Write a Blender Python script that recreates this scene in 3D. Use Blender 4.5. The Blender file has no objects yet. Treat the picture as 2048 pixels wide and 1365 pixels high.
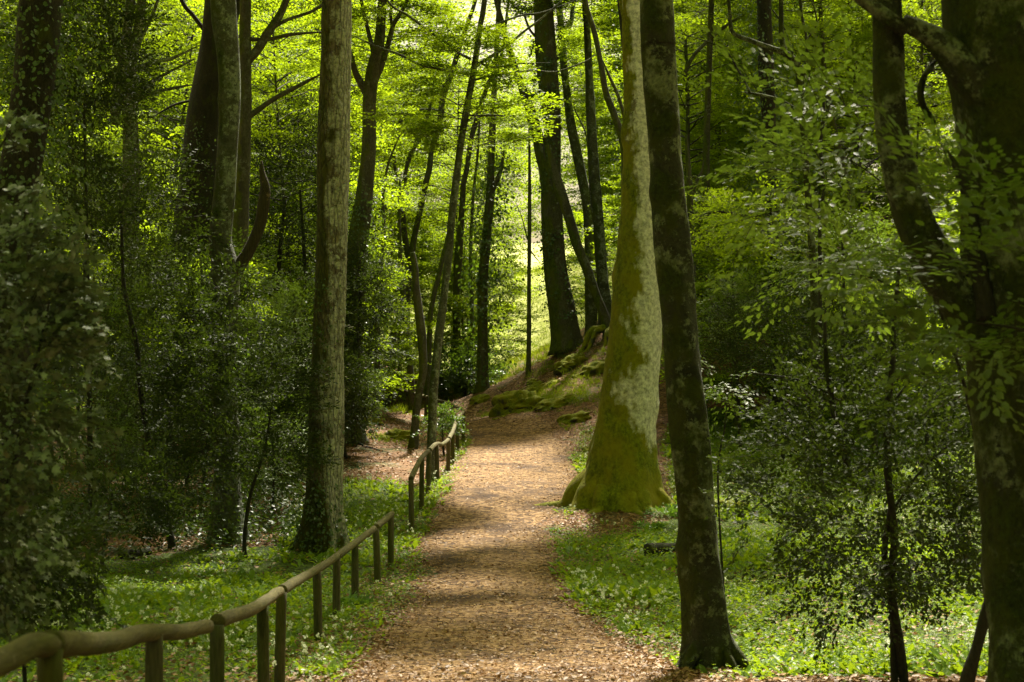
import bpy, math, random
import numpy as np
from mathutils import Vector

R = math.radians
sc = bpy.context.scene
C = sc.collection

# ------------------------------------------------------------------ camera, sky, sun, exposure
F = 3400.0                       # focal length in pixels of the 2048 px wide photograph
CAM = np.array([0.0, 0.0, 1.65])
PITCH = math.atan((800 - 682.5) / F)
FWD = np.array([0, math.cos(PITCH), math.sin(PITCH)])
UP = np.array([0, -math.sin(PITCH), math.cos(PITCH)])
cam = bpy.data.cameras.new("camera")
cam.lens = F / 2048 * 36
cam.clip_start = 0.1
cam.clip_end = 2000
cam.dof.use_dof = True
cam.dof.focus_distance = 36
cam.dof.aperture_fstop = 4.0
camo = bpy.data.objects.new("camera", cam)
camo.location = CAM
camo.rotation_euler = (R(90) + PITCH, 0, 0)
C.objects.link(camo)
sc.camera = camo

SUN_AZ, SUN_EL = R(12), R(58)
world = bpy.data.worlds.new("World")
sc.world = world
world.use_nodes = True
wn = world.node_tree
sky = wn.nodes.new("ShaderNodeTexSky")
sky.sky_type = 'NISHITA'
sky.sun_disc = False
sky.sun_elevation = SUN_EL
sky.sun_rotation = SUN_AZ
sky.air_density = 1.0
sky.dust_density = 7.0
sky.ozone_density = 0.6
hazy = wn.nodes.new("ShaderNodeMix")           # a hazy, creamy spring sky
hazy.data_type = 'RGBA'
hazy.blend_type = 'MULTIPLY'
hazy.inputs[0].default_value = 1.0
hazy.inputs[7].default_value = (1.0, 0.91, 0.65, 1)
wn.links.new(sky.outputs[0], hazy.inputs[6])
wn.links.new(hazy.outputs[2], wn.nodes["Background"].inputs[0])
wn.nodes["Background"].inputs[1].default_value = 0.058
sun = bpy.data.lights.new("sun", 'SUN')
sun.energy = 5.0
sun.angle = R(4)
sun.color = (1.0, 0.93, 0.78)
suno = bpy.data.objects.new("sun", sun)
sv = Vector((math.sin(SUN_AZ) * math.cos(SUN_EL), math.cos(SUN_AZ) * math.cos(SUN_EL), math.sin(SUN_EL)))
suno.rotation_euler = sv.to_track_quat('Z', 'Y').to_euler()
suno.location = (10, 40, 60)
C.objects.link(suno)
sc.view_settings.view_transform = 'Standard'
sc.view_settings.look = 'None'
sc.view_settings.exposure = 1.95
sc.view_settings.gamma = 1.0
sc.cycles.use_denoising = True
sc.cycles.max_bounces = 8
sc.cycles.diffuse_bounces = 5
sc.cycles.glossy_bounces = 2
sc.cycles.transmission_bounces = 5
sc.cycles.sample_clamp_indirect = 6

# ------------------------------------------------------------------ helpers
rng = np.random.default_rng(7)


def P(px, py, d):
    """photo pixel + distance along the view axis -> world point"""
    return CAM + d * FWD + np.array([(px - 1024) / F * d, 0, 0]) + (682.5 - py) / F * d * UP


def proj(pts):
    q = np.asarray(pts) - CAM
    d = q @ FWD
    d = np.where(np.abs(d) < 1e-3, 1e-3, d)
    return 1024 + q[:, 0] / d * F, 682.5 - (q @ UP) / d * F, d


def unit(v):
    return v / np.maximum(np.linalg.norm(v, axis=-1, keepdims=True), 1e-9)


def wav(x, y, seed, scale=1.0, octs=4):
    r = np.random.default_rng(seed)
    out = 0
    a = 1.0
    k = 1.0 / scale
    for o in range(octs):
        for j in range(3):
            th = r.uniform(0, 6.28)
            ph = r.uniform(0, 6.28)
            out = out + a / 3 * np.sin((x * math.cos(th) + y * math.sin(th)) * k * r.uniform(.7, 1.4) + ph)
        a *= 0.55
        k *= 2.1
    return out


def mesh_np(name, verts, faces, mats, midx=None, smooth=False):
    """verts Nx3, faces list of int arrays (each MxK)"""
    me = bpy.data.meshes.new(name)
    verts = np.asarray(verts, dtype=np.float32)
    if not isinstance(faces, list):
        faces = [faces]
    faces = [np.asarray(f, dtype=np.int32) for f in faces if len(f)]
    me.vertices.add(len(verts))
    me.vertices.foreach_set("co", verts.ravel())
    tot = np.concatenate([np.full(len(f), f.shape[1], np.int32) for f in faces])
    loops = np.concatenate([f.ravel() for f in faces])
    me.loops.add(len(loops))
    me.loops.foreach_set("vertex_index", loops)
    me.polygons.add(len(tot))
    st = np.concatenate([[0], np.cumsum(tot)[:-1]]).astype(np.int32)
    me.polygons.foreach_set("loop_start", st)
    me.polygons.foreach_set("loop_total", tot)
    for m in mats:
        me.materials.append(m)
    if midx is not None:
        me.polygons.foreach_set("material_index", np.asarray(midx, np.int32))
    if smooth:
        me.polygons.foreach_set("use_smooth", np.ones(len(tot), bool))
    me.update(calc_edges=True)
    return me


def link(name, me, parent=None, loc=(0, 0, 0)):
    o = bpy.data.objects.new(name, me)
    o.location = loc
    C.objects.link(o)
    if parent is not None:
        o.parent = parent
    return o


def tag(o, label=None, cat=None, group=None, kind=None):
    if label:
        o["label"] = label
    if cat:
        o["category"] = cat
    if group:
        o["group"] = group
    if kind:
        o["kind"] = kind
    return o


def empty(name, loc, label, cat, group=None):
    o = bpy.data.objects.new(name, None)
    o.location = [float(v) for v in loc]
    o.empty_display_size = 0.3
    C.objects.link(o)
    return tag(o, label, cat, group)


# ------------------------------------------------------------------ materials
def newmat(name):
    m = bpy.data.materials.new(name)
    m.use_nodes = True
    nt = m.node_tree
    nt.nodes.clear()
    out = nt.nodes.new("ShaderNodeOutputMaterial")
    return m, nt, out


def N(nt, t, **kw):
    n = nt.nodes.new(t)
    for k, v in kw.items():
        if k.startswith("i_"):
            key = k[2:]
            n.inputs[int(key) if key.isdigit() else key.replace("_", " ")].default_value = v
        else:
            setattr(n, k, v)
    return n


def ramp(nt, fac, stops, interp='LINEAR'):
    r = nt.nodes.new("ShaderNodeValToRGB")
    r.color_ramp.interpolation = interp
    e = r.color_ramp.elements
    while len(e) < len(stops):
        e.new(0.5)
    for el, (p, c) in zip(e, stops):
        el.position = p
        el.color = (*c, 1) if len(c) == 3 else c
    nt.links.new(fac, r.inputs[0])
    return r.outputs[0]


def mixc(nt, fac, a, b):
    m = nt.nodes.new("ShaderNodeMix")
    m.data_type = 'RGBA'
    for s, v in ((0, fac), (6, a), (7, b)):
        if hasattr(v, "links"):
            nt.links.new(v, m.inputs[s])
        elif s == 0:
            m.inputs[0].default_value = v
        else:
            m.inputs[s].default_value = (*v, 1)
    return m.outputs[2]


def math_(nt, op, a, b=0.0, c=0.0, clamp=False):
    m = nt.nodes.new("ShaderNodeMath")
    m.operation = op
    m.use_clamp = clamp
    for i, v in enumerate((a, b, c)):
        if hasattr(v, "links"):
            nt.links.new(v, m.inputs[i])
        else:
            m.inputs[i].default_value = v
    return m.outputs[0]


def leaf_mat(name, cols, trans, tmix=0.5, gloss=0.06, rough=0.45):
    """cols: list of reflectance colours spread per leaf; trans: colour of light coming through"""
    m, nt, out = newmat(name)
    L = nt.links
    geo = N(nt, "ShaderNodeNewGeometry")
    oi = N(nt, "ShaderNodeObjectInfo")
    tc = N(nt, "ShaderNodeTexCoord")
    nz = N(nt, "ShaderNodeTexNoise", i_Scale=0.35, i_Detail=2.0)
    L.new(tc.outputs["Object"], nz.inputs["Vector"])
    f = math_(nt, 'MULTIPLY_ADD', geo.outputs["Random Per Island"], 0.6, math_(nt, 'MULTIPLY', nz.outputs["Fac"], 0.4))
    n = len(cols)
    col = ramp(nt, f, [(0.1 + 0.8 * i / (n - 1), c) for i, c in enumerate(cols)])
    tcol = ramp(nt, f, [(0.15, tuple(v * .75 for v in trans)), (0.85, tuple(min(1, v * 1.2) for v in trans))])
    dif = N(nt, "ShaderNodeBsdfDiffuse")
    tr = N(nt, "ShaderNodeBsdfTranslucent")
    gl = N(nt, "ShaderNodeBsdfGlossy")
    gl.inputs["Roughness"].default_value = rough
    gl.inputs["Color"].default_value = (0.8, 0.8, 0.8, 1)
    L.new(col, dif.inputs["Color"])
    L.new(tcol, tr.inputs["Color"])
    a = N(nt, "ShaderNodeMixShader")
    a.inputs[0].default_value = tmix
    L.new(dif.outputs[0], a.inputs[1])
    L.new(tr.outputs[0], a.inputs[2])
    b = N(nt, "ShaderNodeMixShader")
    b.inputs[0].default_value = gloss
    L.new(a.outputs[0], b.inputs[1])
    L.new(gl.outputs[0], b.inputs[2])
    L.new(b.outputs[0], out.inputs[0])
    return m


def bark_mat(name, c1, c2, lichen, l_amt, moss, m_amt, mdir=(0, 0, 0), dark=0.3, bump=0.5, stretch=0.45, sc_=1.0, lines=0.0, mbase=0.0, ldir=(0, 0, 0), svec=None):
    m, nt, out = newmat(name)
    L = nt.links
    tc = N(nt, "ShaderNodeTexCoord")
    geo = N(nt, "ShaderNodeNewGeometry")
    mp = N(nt, "ShaderNodeMapping")
    mp.inputs["Scale"].default_value = svec or (1, 1, stretch)
    L.new(tc.outputs["Object"], mp.inputs[0])
    V = mp.outputs[0]

    def noise(scale, det=6.0, rough=0.6, vec=V, dist=0.0):
        n = N(nt, "ShaderNodeTexNoise", i_Scale=scale * sc_, i_Detail=det, i_Roughness=rough, i_Distortion=dist)
        L.new(vec, n.inputs["Vector"])
        return n.outputs["Fac"]
    base = mixc(nt, ramp(nt, noise(5, 8, .68), [(.35, (0, 0, 0)), (.65, (1, 1, 1))]), c1, c2)
    fine = noise(38, 4, .7)
    base = mixc(nt, math_(nt, 'MULTIPLY', ramp(nt, fine, [(.40, (0, 0, 0)), (.66, (1, 1, 1))]), .75), base, tuple(v * .25 for v in c1))
    # dark weathered stains
    dk = ramp(nt, noise(2.1, 7, .62, dist=.4), [(.52, (0, 0, 0)), (.60, (1, 1, 1))])
    base = mixc(nt, math_(nt, 'MULTIPLY', dk, dark), base, tuple(v * .28 for v in c1))
    # crusty pale lichen
    sx = N(nt, "ShaderNodeVectorMath", operation='DOT_PRODUCT')
    L.new(geo.outputs["Normal"], sx.inputs[0])
    sx.inputs[1].default_value = ldir
    lf = math_(nt, 'MULTIPLY_ADD', sx.outputs["Value"], 0.16, math_(nt, 'ADD', math_(nt, 'MULTIPLY', noise(2.6, 3, .5, tc.outputs["Object"]), .45), math_(nt, 'MULTIPLY', noise(13, 9, .78, tc.outputs["Object"]), .55)))
    lm = ramp(nt, lf, [(.60 - l_amt * .2, (0, 0, 0)), (.625 - l_amt * .2, (1, 1, 1))])
    lcol = mixc(nt, ramp(nt, noise(21, 7, .75, tc.outputs["Object"]), [(.40, (0, 0, 0)), (.62, (1, 1, 1))]), lichen, tuple(v * .38 for v in lichen))
    base = mixc(nt, math_(nt, 'MULTIPLY', lm, .93), base, lcol)
    # moss, on one side and towards the foot
    dx = N(nt, "ShaderNodeVectorMath", operation='DOT_PRODUCT')
    L.new(geo.outputs["Normal"], dx.inputs[0])
    dx.inputs[1].default_value = mdir
    sep = N(nt, "ShaderNodeSeparateXYZ")
    L.new(tc.outputs["Object"], sep.inputs[0])
    foot = math_(nt, 'MULTIPLY', math_(nt, 'SUBTRACT', 1.0, math_(nt, 'DIVIDE', sep.outputs["Z"], 2.2), clamp=True), mbase)
    mf = math_(nt, 'ADD', math_(nt, 'MULTIPLY_ADD', dx.outputs["Value"], 0.3, noise(2.6, 7, .65)), foot)
    mm = ramp(nt, mf, [(.60 - m_amt * .25, (0, 0, 0)), (.70 - m_amt * .25, (1, 1, 1))])
    mcol = mixc(nt, ramp(nt, noise(26, 6, .75), [(.36, (0, 0, 0)), (.66, (1, 1, 1))]), moss, tuple(v * .22 for v in moss))
    mcol = mixc(nt, ramp(nt, noise(4, 3, .5), [(.4, (0, 0, 0)), (.62, (.7, .7, .7))]), mcol, (moss[0] * 1.05, moss[1] * .8, moss[2] * .6))
    base = mixc(nt, mm, base, mcol)
    bs = N(nt, "ShaderNodeBsdfPrincipled")
    L.new(base, bs.inputs["Base Color"])
    bs.inputs["Roughness"].default_value = 0.85
    bs.inputs["Specular IOR Level"].default_value = 0.25
    bn = N(nt, "ShaderNodeBump")
    bn.inputs["Strength"].default_value = bump
    bn.inputs["Distance"].default_value = 0.05
    h = math_(nt, 'ADD', math_(nt, 'MULTIPLY', noise(9, 8, .7), 1.0), math_(nt, 'MULTIPLY', fine, .5))
    h = math_(nt, 'ADD', h, math_(nt, 'MULTIPLY', lm, .15))
    if lines:
        mp2 = N(nt, "ShaderNodeMapping")
        mp2.inputs["Scale"].default_value = (1, 1, .22)
        L.new(tc.outputs["Object"], mp2.inputs[0])
        v = N(nt, "ShaderNodeTexVoronoi", feature='DISTANCE_TO_EDGE')
        v.inputs["Scale"].default_value = 11
        L.new(mp2.outputs[0], v.inputs["Vector"])
        h = math_(nt, 'ADD', h, math_(nt, 'MULTIPLY', ramp(nt, v.outputs["Distance"], [(.0, (0, 0, 0)), (.12, (1, 1, 1))]), lines))
    L.new(h, bn.inputs["Height"])
    L.new(bn.outputs[0], bs.inputs["Normal"])
    L.new(bs.outputs[0], out.inputs[0])
    return m


M = {}
M["beech"] = leaf_mat("beech_leaf", [(.035, .070, .003), (.06, .10, .004), (.09, .125, .006)], (.30, .42, .008), .58, .02)
M["beech_near"] = leaf_mat("beech_leaf_near", [(.05, .085, .014), (.08, .125, .024), (.12, .165, .045)], (.19, .30, .018), .40, .07)
M["holly"] = leaf_mat("holly_leaf", [(.016, .024, .007), (.028, .041, .010), (.05, .064, .02)], (.09, .14, .01), .2, .02, .5)
M["ivy"] = leaf_mat("ivy_leaf", [(.014, .04, .008), (.03, .065, .012), (.05, .09, .02)], (.14, .24, .01), .3, .06, .4)
M["maple"] = leaf_mat("maple_leaf", [(.07, .10, .045), (.125, .16, .08), (.22, .26, .15)], (.10, .16, .03), .22, .10, .45)
M["garlic"] = leaf_mat("garlic_leaf", [(.06, .13, .008), (.11, .20, .010), (.17, .26, .016)], (.32, .44, .012), .42, .03)
M["grass"] = leaf_mat("grass_blade", [(.06, .10, .006), (.10, .15, .008), (.16, .19, .012)], (.30, .38, .01), .4, .03)
M["fern"] = leaf_mat("herb_leaf", [(.06, .13, .015), (.09, .18, .02), (.13, .23, .03)], (.18, .32, .02), .35, .05)
M["litter"] = leaf_mat("dry_leaf", [(.045, .021, .006), (.155, .080, .028), (.275, .158, .066), (.43, .295, .16)], (.35, .18, .06), .12, .04, .5)
M["petal"] = leaf_mat("white_petal", [(.70, .72, .58), (.82, .82, .72)], (.6, .65, .45), .25, .02)
M["yellow"] = leaf_mat("yellow_petal", [(.75, .50, .02), (.80, .62, .03)], (.6, .5, .02), .2, .02)
G1, G2 = (.20, .19, .16), (.10, .095, .075)
MOSS = (.14, .17, .012)
LICH = (.42, .43, .37)
M["b_mossy"] = bark_mat("mossy_beech_bark", (.22, .19, .13), (.15, .12, .07), (.78, .74, .66), .82, (.21, .235, .005), .36, (-.75, -.1, .0), .3, 1.0, .8, .5, 0, .75, (.8, -.4, 0))
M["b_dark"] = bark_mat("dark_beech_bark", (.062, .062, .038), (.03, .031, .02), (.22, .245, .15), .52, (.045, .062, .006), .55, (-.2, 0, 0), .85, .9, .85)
M["b_scaly"] = bark_mat("scaly_bark", (.27, .225, .165), (.12, .09, .06), (.52, .50, .43), .46, (.09, .10, .02), .26, (-.9, 0, 0), .55, 1.0, .5, .75, 1.0, .2, (.6, -.2, 0))
M["b_pale"] = bark_mat("pale_beech_bark", (.13, .135, .10), (.065, .065, .045), (.30, .33, .27), .5, (.06, .085, .015), .35, (-.5, 0, 0), .7, .6, 1.0, .7)
M["b_far"] = bark_mat("far_bark", (.12, .11, .08), (.065, .06, .042), (.19, .20, .15), .25, (.09, .12, .015), .5, (-.6, 0, .2), .5, .7, .6, .6)
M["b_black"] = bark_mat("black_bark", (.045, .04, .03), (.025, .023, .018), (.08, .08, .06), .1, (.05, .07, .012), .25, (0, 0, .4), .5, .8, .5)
M["b_dead"] = bark_mat("dead_wood", (.085, .066, .04), (.045, .034, .02), (.3, .2, .1), .1, (.08, .09, .02), .1, (0, 0, 0), .4, 1.0, .15)
M["twig"] = bark_mat("twig_bark", (.06, .05, .035), (.04, .035, .025), (.1, .1, .08), .1, (.06, .07, .02), .2)
M["rail"] = bark_mat("fence_wood", (.17, .145, .052), (.09, .078, .03), (.20, .17, .10), .05, (.10, .105, .025), .40, (0, 0, -.1), .6, .6, .25, 1.6, svec=(1, .12, 1))
M["post"] = bark_mat("post_wood", (.14, .12, .065), (.09, .08, .045), (.2, .19, .12), .1, (.075, .09, .02), .5, (0, 0, 0), .5, .6, .12, 1.6)
M["rock"] = bark_mat("mossy_rock", (.10, .095, .08), (.06, .055, .045), (.2, .2, .17), .1, (.24, .27, .010), .85, (0, 0, .8), .3, 1.0, 1.0)


def ground_mat(name, stops, scale, bump, green=0.0, gcol=(.05, .08, .015)):
    m, nt, out = newmat(name)
    L = nt.links
    tc = N(nt, "ShaderNodeTexCoord")
    v = N(nt, "ShaderNodeTexVoronoi", i_Scale=scale)
    L.new(tc.outputs["Object"], v.inputs["Vector"])
    n1 = N(nt, "ShaderNodeTexNoise", i_Scale=scale * .9, i_Detail=5.0, i_Roughness=.7)
    L.new(tc.outputs["Object"], n1.inputs["Vector"])
    n2 = N(nt, "ShaderNodeTexNoise", i_Scale=.9, i_Detail=5.0, i_Roughness=.6)
    L.new(tc.outputs["Object"], n2.inputs["Vector"])
    sep = N(nt, "ShaderNodeSeparateColor")
    L.new(v.outputs["Color"], sep.inputs[0])
    f = math_(nt, 'ADD', math_(nt, 'MULTIPLY', sep.outputs[0], .45), math_(nt, 'ADD', math_(nt, 'MULTIPLY', n1.outputs["Fac"], .4), math_(nt, 'MULTIPLY', n2.outputs["Fac"], .25)))
    col = ramp(nt, f, stops)
    if green:
        n3 = N(nt, "ShaderNodeTexNoise", i_Scale=.55, i_Detail=6.0, i_Roughness=.65)
        L.new(tc.outputs["Object"], n3.inputs["Vector"])
        g = ramp(nt, n3.outputs["Fac"], [(.62 - green * .3, (0, 0, 0)), (.75 - green * .3, (1, 1, 1))])
        gg = mixc(nt, n1.outputs["Fac"], gcol, tuple(c * .4 for c in gcol))
        col = mixc(nt, g, col, gg)
    bs = N(nt, "ShaderNodeBsdfPrincipled")
    bs.inputs["Roughness"].default_value = .9
    bs.inputs["Specular IOR Level"].default_value = .2
    L.new(col, bs.inputs["Base Color"])
    bn = N(nt, "ShaderNodeBump")
    bn.inputs["Strength"].default_value = bump
    bn.inputs["Distance"].default_value = .03
    L.new(f, bn.inputs["Height"])
    L.new(bn.outputs[0], bs.inputs["Normal"])
    L.new(bs.outputs[0], out.inputs[0])
    return m


M["soil"] = ground_mat("leafy_soil", [(.25, (.03, .016, .007)), (.5, (.10, .05, .02)), (.75, (.22, .12, .055)), (.95, (.34, .21, .11))], 16, .8, .35)
M["bed"] = ground_mat("green_bed", [(.25, (.02, .03, .006)), (.5, (.05, .07, .012)), (.75, (.09, .13, .015)), (.95, (.14, .15, .03))], 14, .8, .35)
M["path"] = ground_mat("chip_path", [(.30, (.026, .012, .004)), (.44, (.088, .045, .016)), (.58, (.155, .088, .034)), (.82, (.30, .188, .084))], 15, .9, .3, (.06, .03, .012))
M["meadow"] = ground_mat("meadow_grass", [(.3, (.24, .28, .04)), (.6, (.40, .42, .12)), (.9, (.52, .52, .22))], 3, .4)

# ------------------------------------------------------------------ terrain
ctrl = [  # px, py, distance of points seen on the ground
    (100, 1775, 6.8), (305, 1590, 9.9), (430, 1515, 12), (522, 1430, 14.4), (575, 1372, 17), (632, 1288, 20.5), (708, 1200, 24.9), (783, 1132, 29),
    (822, 1067, 33.5), (858, 985, 38.3), (896, 952, 43), (927, 887, 50),
    (1010, 1365, 17), (1010, 1285, 20.5), (1000, 1200, 24.5), (980, 1130, 29), (985, 1065, 33.5), (1010, 1000, 38), (1025, 950, 43), (1030, 900, 48), (1020, 860, 53), (985, 830, 60),
    (640, 1100, 31), (455, 1085, 31), (200, 1150, 27), (100, 1280, 18), (300, 1250, 20), (700, 950, 42), (560, 1000, 38), (250, 950, 42), (400, 850, 50), (250, 700, 60), (100, 600, 65),
    (700, 810, 60), (560, 640, 72), (0, 900, 42),
    (1250, 1150, 28), (1330, 1300, 20.5), (1415, 1335, 19.3), (1600, 1250, 22), (1800, 1335, 18.5), (1700, 1130, 28), (1500, 950, 42), (1500, 830, 54), (1900, 850, 50), (1242, 1015, 36.5),
    (1420, 600, 62), (1700, 620, 65), (1450, 480, 78), (1950, 560, 66),
    (1100, 800, 56), (1150, 745, 59), (1200, 690, 61), (1130, 698, 63), (1060, 745, 68), (960, 790, 62), (1330, 680, 60), (1340, 800, 54),
    (855, 848, 59), (783, 832, 66), (900, 775, 80), (800, 765, 85), (1030, 720, 105), (1000, 620, 150), (1100, 610, 150), (700, 640, 110), (1300, 470, 110), (1700, 430, 110), (300, 450, 110),
]
cp = np.array([P(*c) for c in ctrl])
extra = [(-8, 0, .1), (8, 0, -.1), (0, 0, 0), (0, 5, -.35), (0, 10, -.8), (4, 10, -.9), (-8, 8, -.2), (-25, 0, 1.0), (25, 0, .5), (-25, 20, .3), (25, 20, .2), (0, -30, .5), (-50, -20, 6), (50, -20, 6), (-60, 40, 8), (60, 40, 8),
         (-90, 90, 22), (90, 90, 22), (-60, 200, 26), (60, 200, 26), (0, 200, 17), (-120, 0, 18), (120, 0, 18), (-120, 200, 40), (120, 200, 40), (0, -60, 4), (0, 300, 28), (150, 300, 50), (-150, 300, 50)]
cp = np.vstack([cp, np.array(extra, float)])


def tps(r2):
    return np.where(r2 > 0, .5 * r2 * np.log(np.maximum(r2, 1e-12)), 0)


_n = len(cp)
_K = tps(((cp[:, None, :2] - cp[None, :, :2]) ** 2).sum(-1)) + np.eye(_n) * 1.5
_Pm = np.hstack([np.ones((_n, 1)), cp[:, :2]])
_A = np.block([[_K, _Pm], [_Pm.T, np.zeros((3, 3))]])
_w = np.linalg.solve(_A, np.concatenate([cp[:, 2], np.zeros(3)]))


def ground(x, y):
    x = np.asarray(x, float)
    y = np.asarray(y, float)
    sh = x.shape
    xf, yf = x.ravel(), y.ravel()
    out = np.empty(len(xf))
    for i in range(0, len(xf), 40000):
        a, b = xf[i:i + 40000], yf[i:i + 40000]
        r2 = (a[:, None] - cp[None, :, 0]) ** 2 + (b[:, None] - cp[None, :, 1]) ** 2
        out[i:i + 40000] = tps(r2) @ _w[:_n] + _w[_n] + _w[_n + 1] * a + _w[_n + 2] * b
    return out.reshape(sh)


def hit(px, py, lo=4.0, hi=170.0):
    ds = np.geomspace(lo, hi, 900)
    pts = CAM + ds[:, None] * FWD + ds[:, None] * np.array([(px - 1024) / F, 0, 0]) + ds[:, None] * ((682.5 - py) / F) * UP
    below = pts[:, 2] < ground(pts[:, 0], pts[:, 1])
    i = int(np.argmax(below)) if below.any() else len(ds) - 1
    return float(ds[i]), pts[i]


def axis(lo, hi, c0, c1, fine, grow):
    a = list(np.arange(c0, c1 + 1e-6, fine))
    s, v = fine, c1
    while v < hi:
        s *= grow
        v += s
        a.append(v)
    s, v = fine, c0
    while v > lo:
        s *= grow
        v -= s
        a.insert(0, v)
    return np.array(a)


gx = axis(-160, 160, -14, 14, .22, 1.07)
gy = axis(-45, 320, 5, 70, .26, 1.07)
XX, YY = np.meshgrid(gx, gy)
ZZ = ground(XX, YY)
# path edges traced along the path: pixel row -> left and right x
edges = [(1500, 560, 1480), (1365, 690, 1330), (1300, 735, 1265), (1200, 820, 1145), (1150, 842, 1140), (1100, 850, 1108), (1050, 862, 1108), (1000, 885, 1135), (950, 900, 1150), (900, 925, 1140), (860, 937, 1090), (835, 935, 1030)]
pe = []
for py, xl, xr in edges:
    a, b = hit(xl, py)[1], hit(xr, py)[1]
    pe.append(((a[1] + b[1]) / 2, a[0], b[0]))
pe.append((pe[-1][0] + 8, pe[-1][1] - 1.0, pe[-1][2] - 1.2))
pe.insert(0, (-12.0, -1.9, 1.7))
pe.insert(1, (4.0, -1.7, 1.9))
pe = np.array(pe)


def path_edges(y):
    return np.interp(y, pe[:, 0], pe[:, 1]), np.interp(y, pe[:, 0], pe[:, 2])


l_, r_ = path_edges(YY)
inpath = np.clip(np.minimum(XX - l_, r_ - XX) / .6 + .5, 0, 1)
ZZ = ZZ + (1 - inpath) * np.clip(wav(XX, YY, 3, .8, 3) * .035 + .0, -.06, .08)
ny, nx = XX.shape
idx = np.arange(nx * ny).reshape(ny, nx)
quads = np.stack([idx[:-1, :-1], idx[:-1, 1:], idx[1:, 1:], idx[1:, :-1]], -1).reshape(-1, 4)
cxy = (YY[:-1, :-1].ravel(), XX[:-1, :-1].ravel())
mid = ((cxy[0] > 88 + wav(cxy[1], cxy[0], 9, 6, 2) * 4)).astype(int)
g = link("ground", mesh_np("ground", np.stack([XX, YY, ZZ], -1).reshape(-1, 3), quads, [M["soil"], M["meadow"], M["bed"]], mid, True))
tag(g, "woodland floor of brown leaf litter, soil and moss", "ground", kind="structure")

py_ = np.arange(-12, pe[-1, 0], .13)
l_, r_ = path_edges(py_)
l_ = l_ + wav(py_, py_ * 0, 21, .5, 4) * .17 + wav(py_, py_ * 0, 23, 1.7, 2) * .16
r_ = r_ + wav(py_, py_ * 0, 22, .5, 4) * .17 + wav(py_, py_ * 0, 24, 1.7, 2) * .16
tt = np.linspace(0, 1, 30)
PX = l_[:, None] * (1 - tt) + r_[:, None] * tt
PY = np.repeat(py_[:, None], 30, 1)
edge = np.minimum(tt, 1 - tt)[None, :] * 30
PZ = ground(PX, PY) + np.where(edge < .5, -.05, .03 + np.abs(wav(PX, PY, 31, .25, 3)) * .016)
idx = np.arange(PX.size).reshape(PX.shape)
quads = np.stack([idx[:-1, :-1], idx[:-1, 1:], idx[1:, 1:], idx[1:, :-1]], -1).reshape(-1, 4)
p = link("path", mesh_np("path", np.stack([PX, PY, PZ], -1).reshape(-1, 3), quads, [M["path"]], None, True))
tag(p, "pale brown footpath of wood chips and crushed leaves", "path", kind="structure")


def gz(pts):
    return ground(pts[:, 0], pts[:, 1])


# ------------------------------------------------------------------ tubes
def catmull(pts, step):
    pts = np.asarray(pts, float)
    if len(pts) < 3:
        t = np.linspace(0, 1, 8)[:, None]
        return pts[0] * (1 - t) + pts[-1] * t
    p = np.vstack([2 * pts[0] - pts[1], pts, 2 * pts[-1] - pts[-2]])
    out = []
    for i in range(1, len(p) - 2):
        seg = np.linalg.norm(p[i + 1, :3] - p[i, :3])
        n = max(2, min(60, int(seg / step)))
        t = np.linspace(0, 1, n, endpoint=False)[:, None]
        a, b, c, d = p[i - 1], p[i], p[i + 1], p[i + 2]
        out.append(.5 * (2 * b + (c - a) * t + (2 * a - 5 * b + 4 * c - d) * t ** 2 + (3 * b - a - 3 * c + d) * t ** 3))
    out.append(p[-2][None])
    return np.vstack(out)


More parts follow.
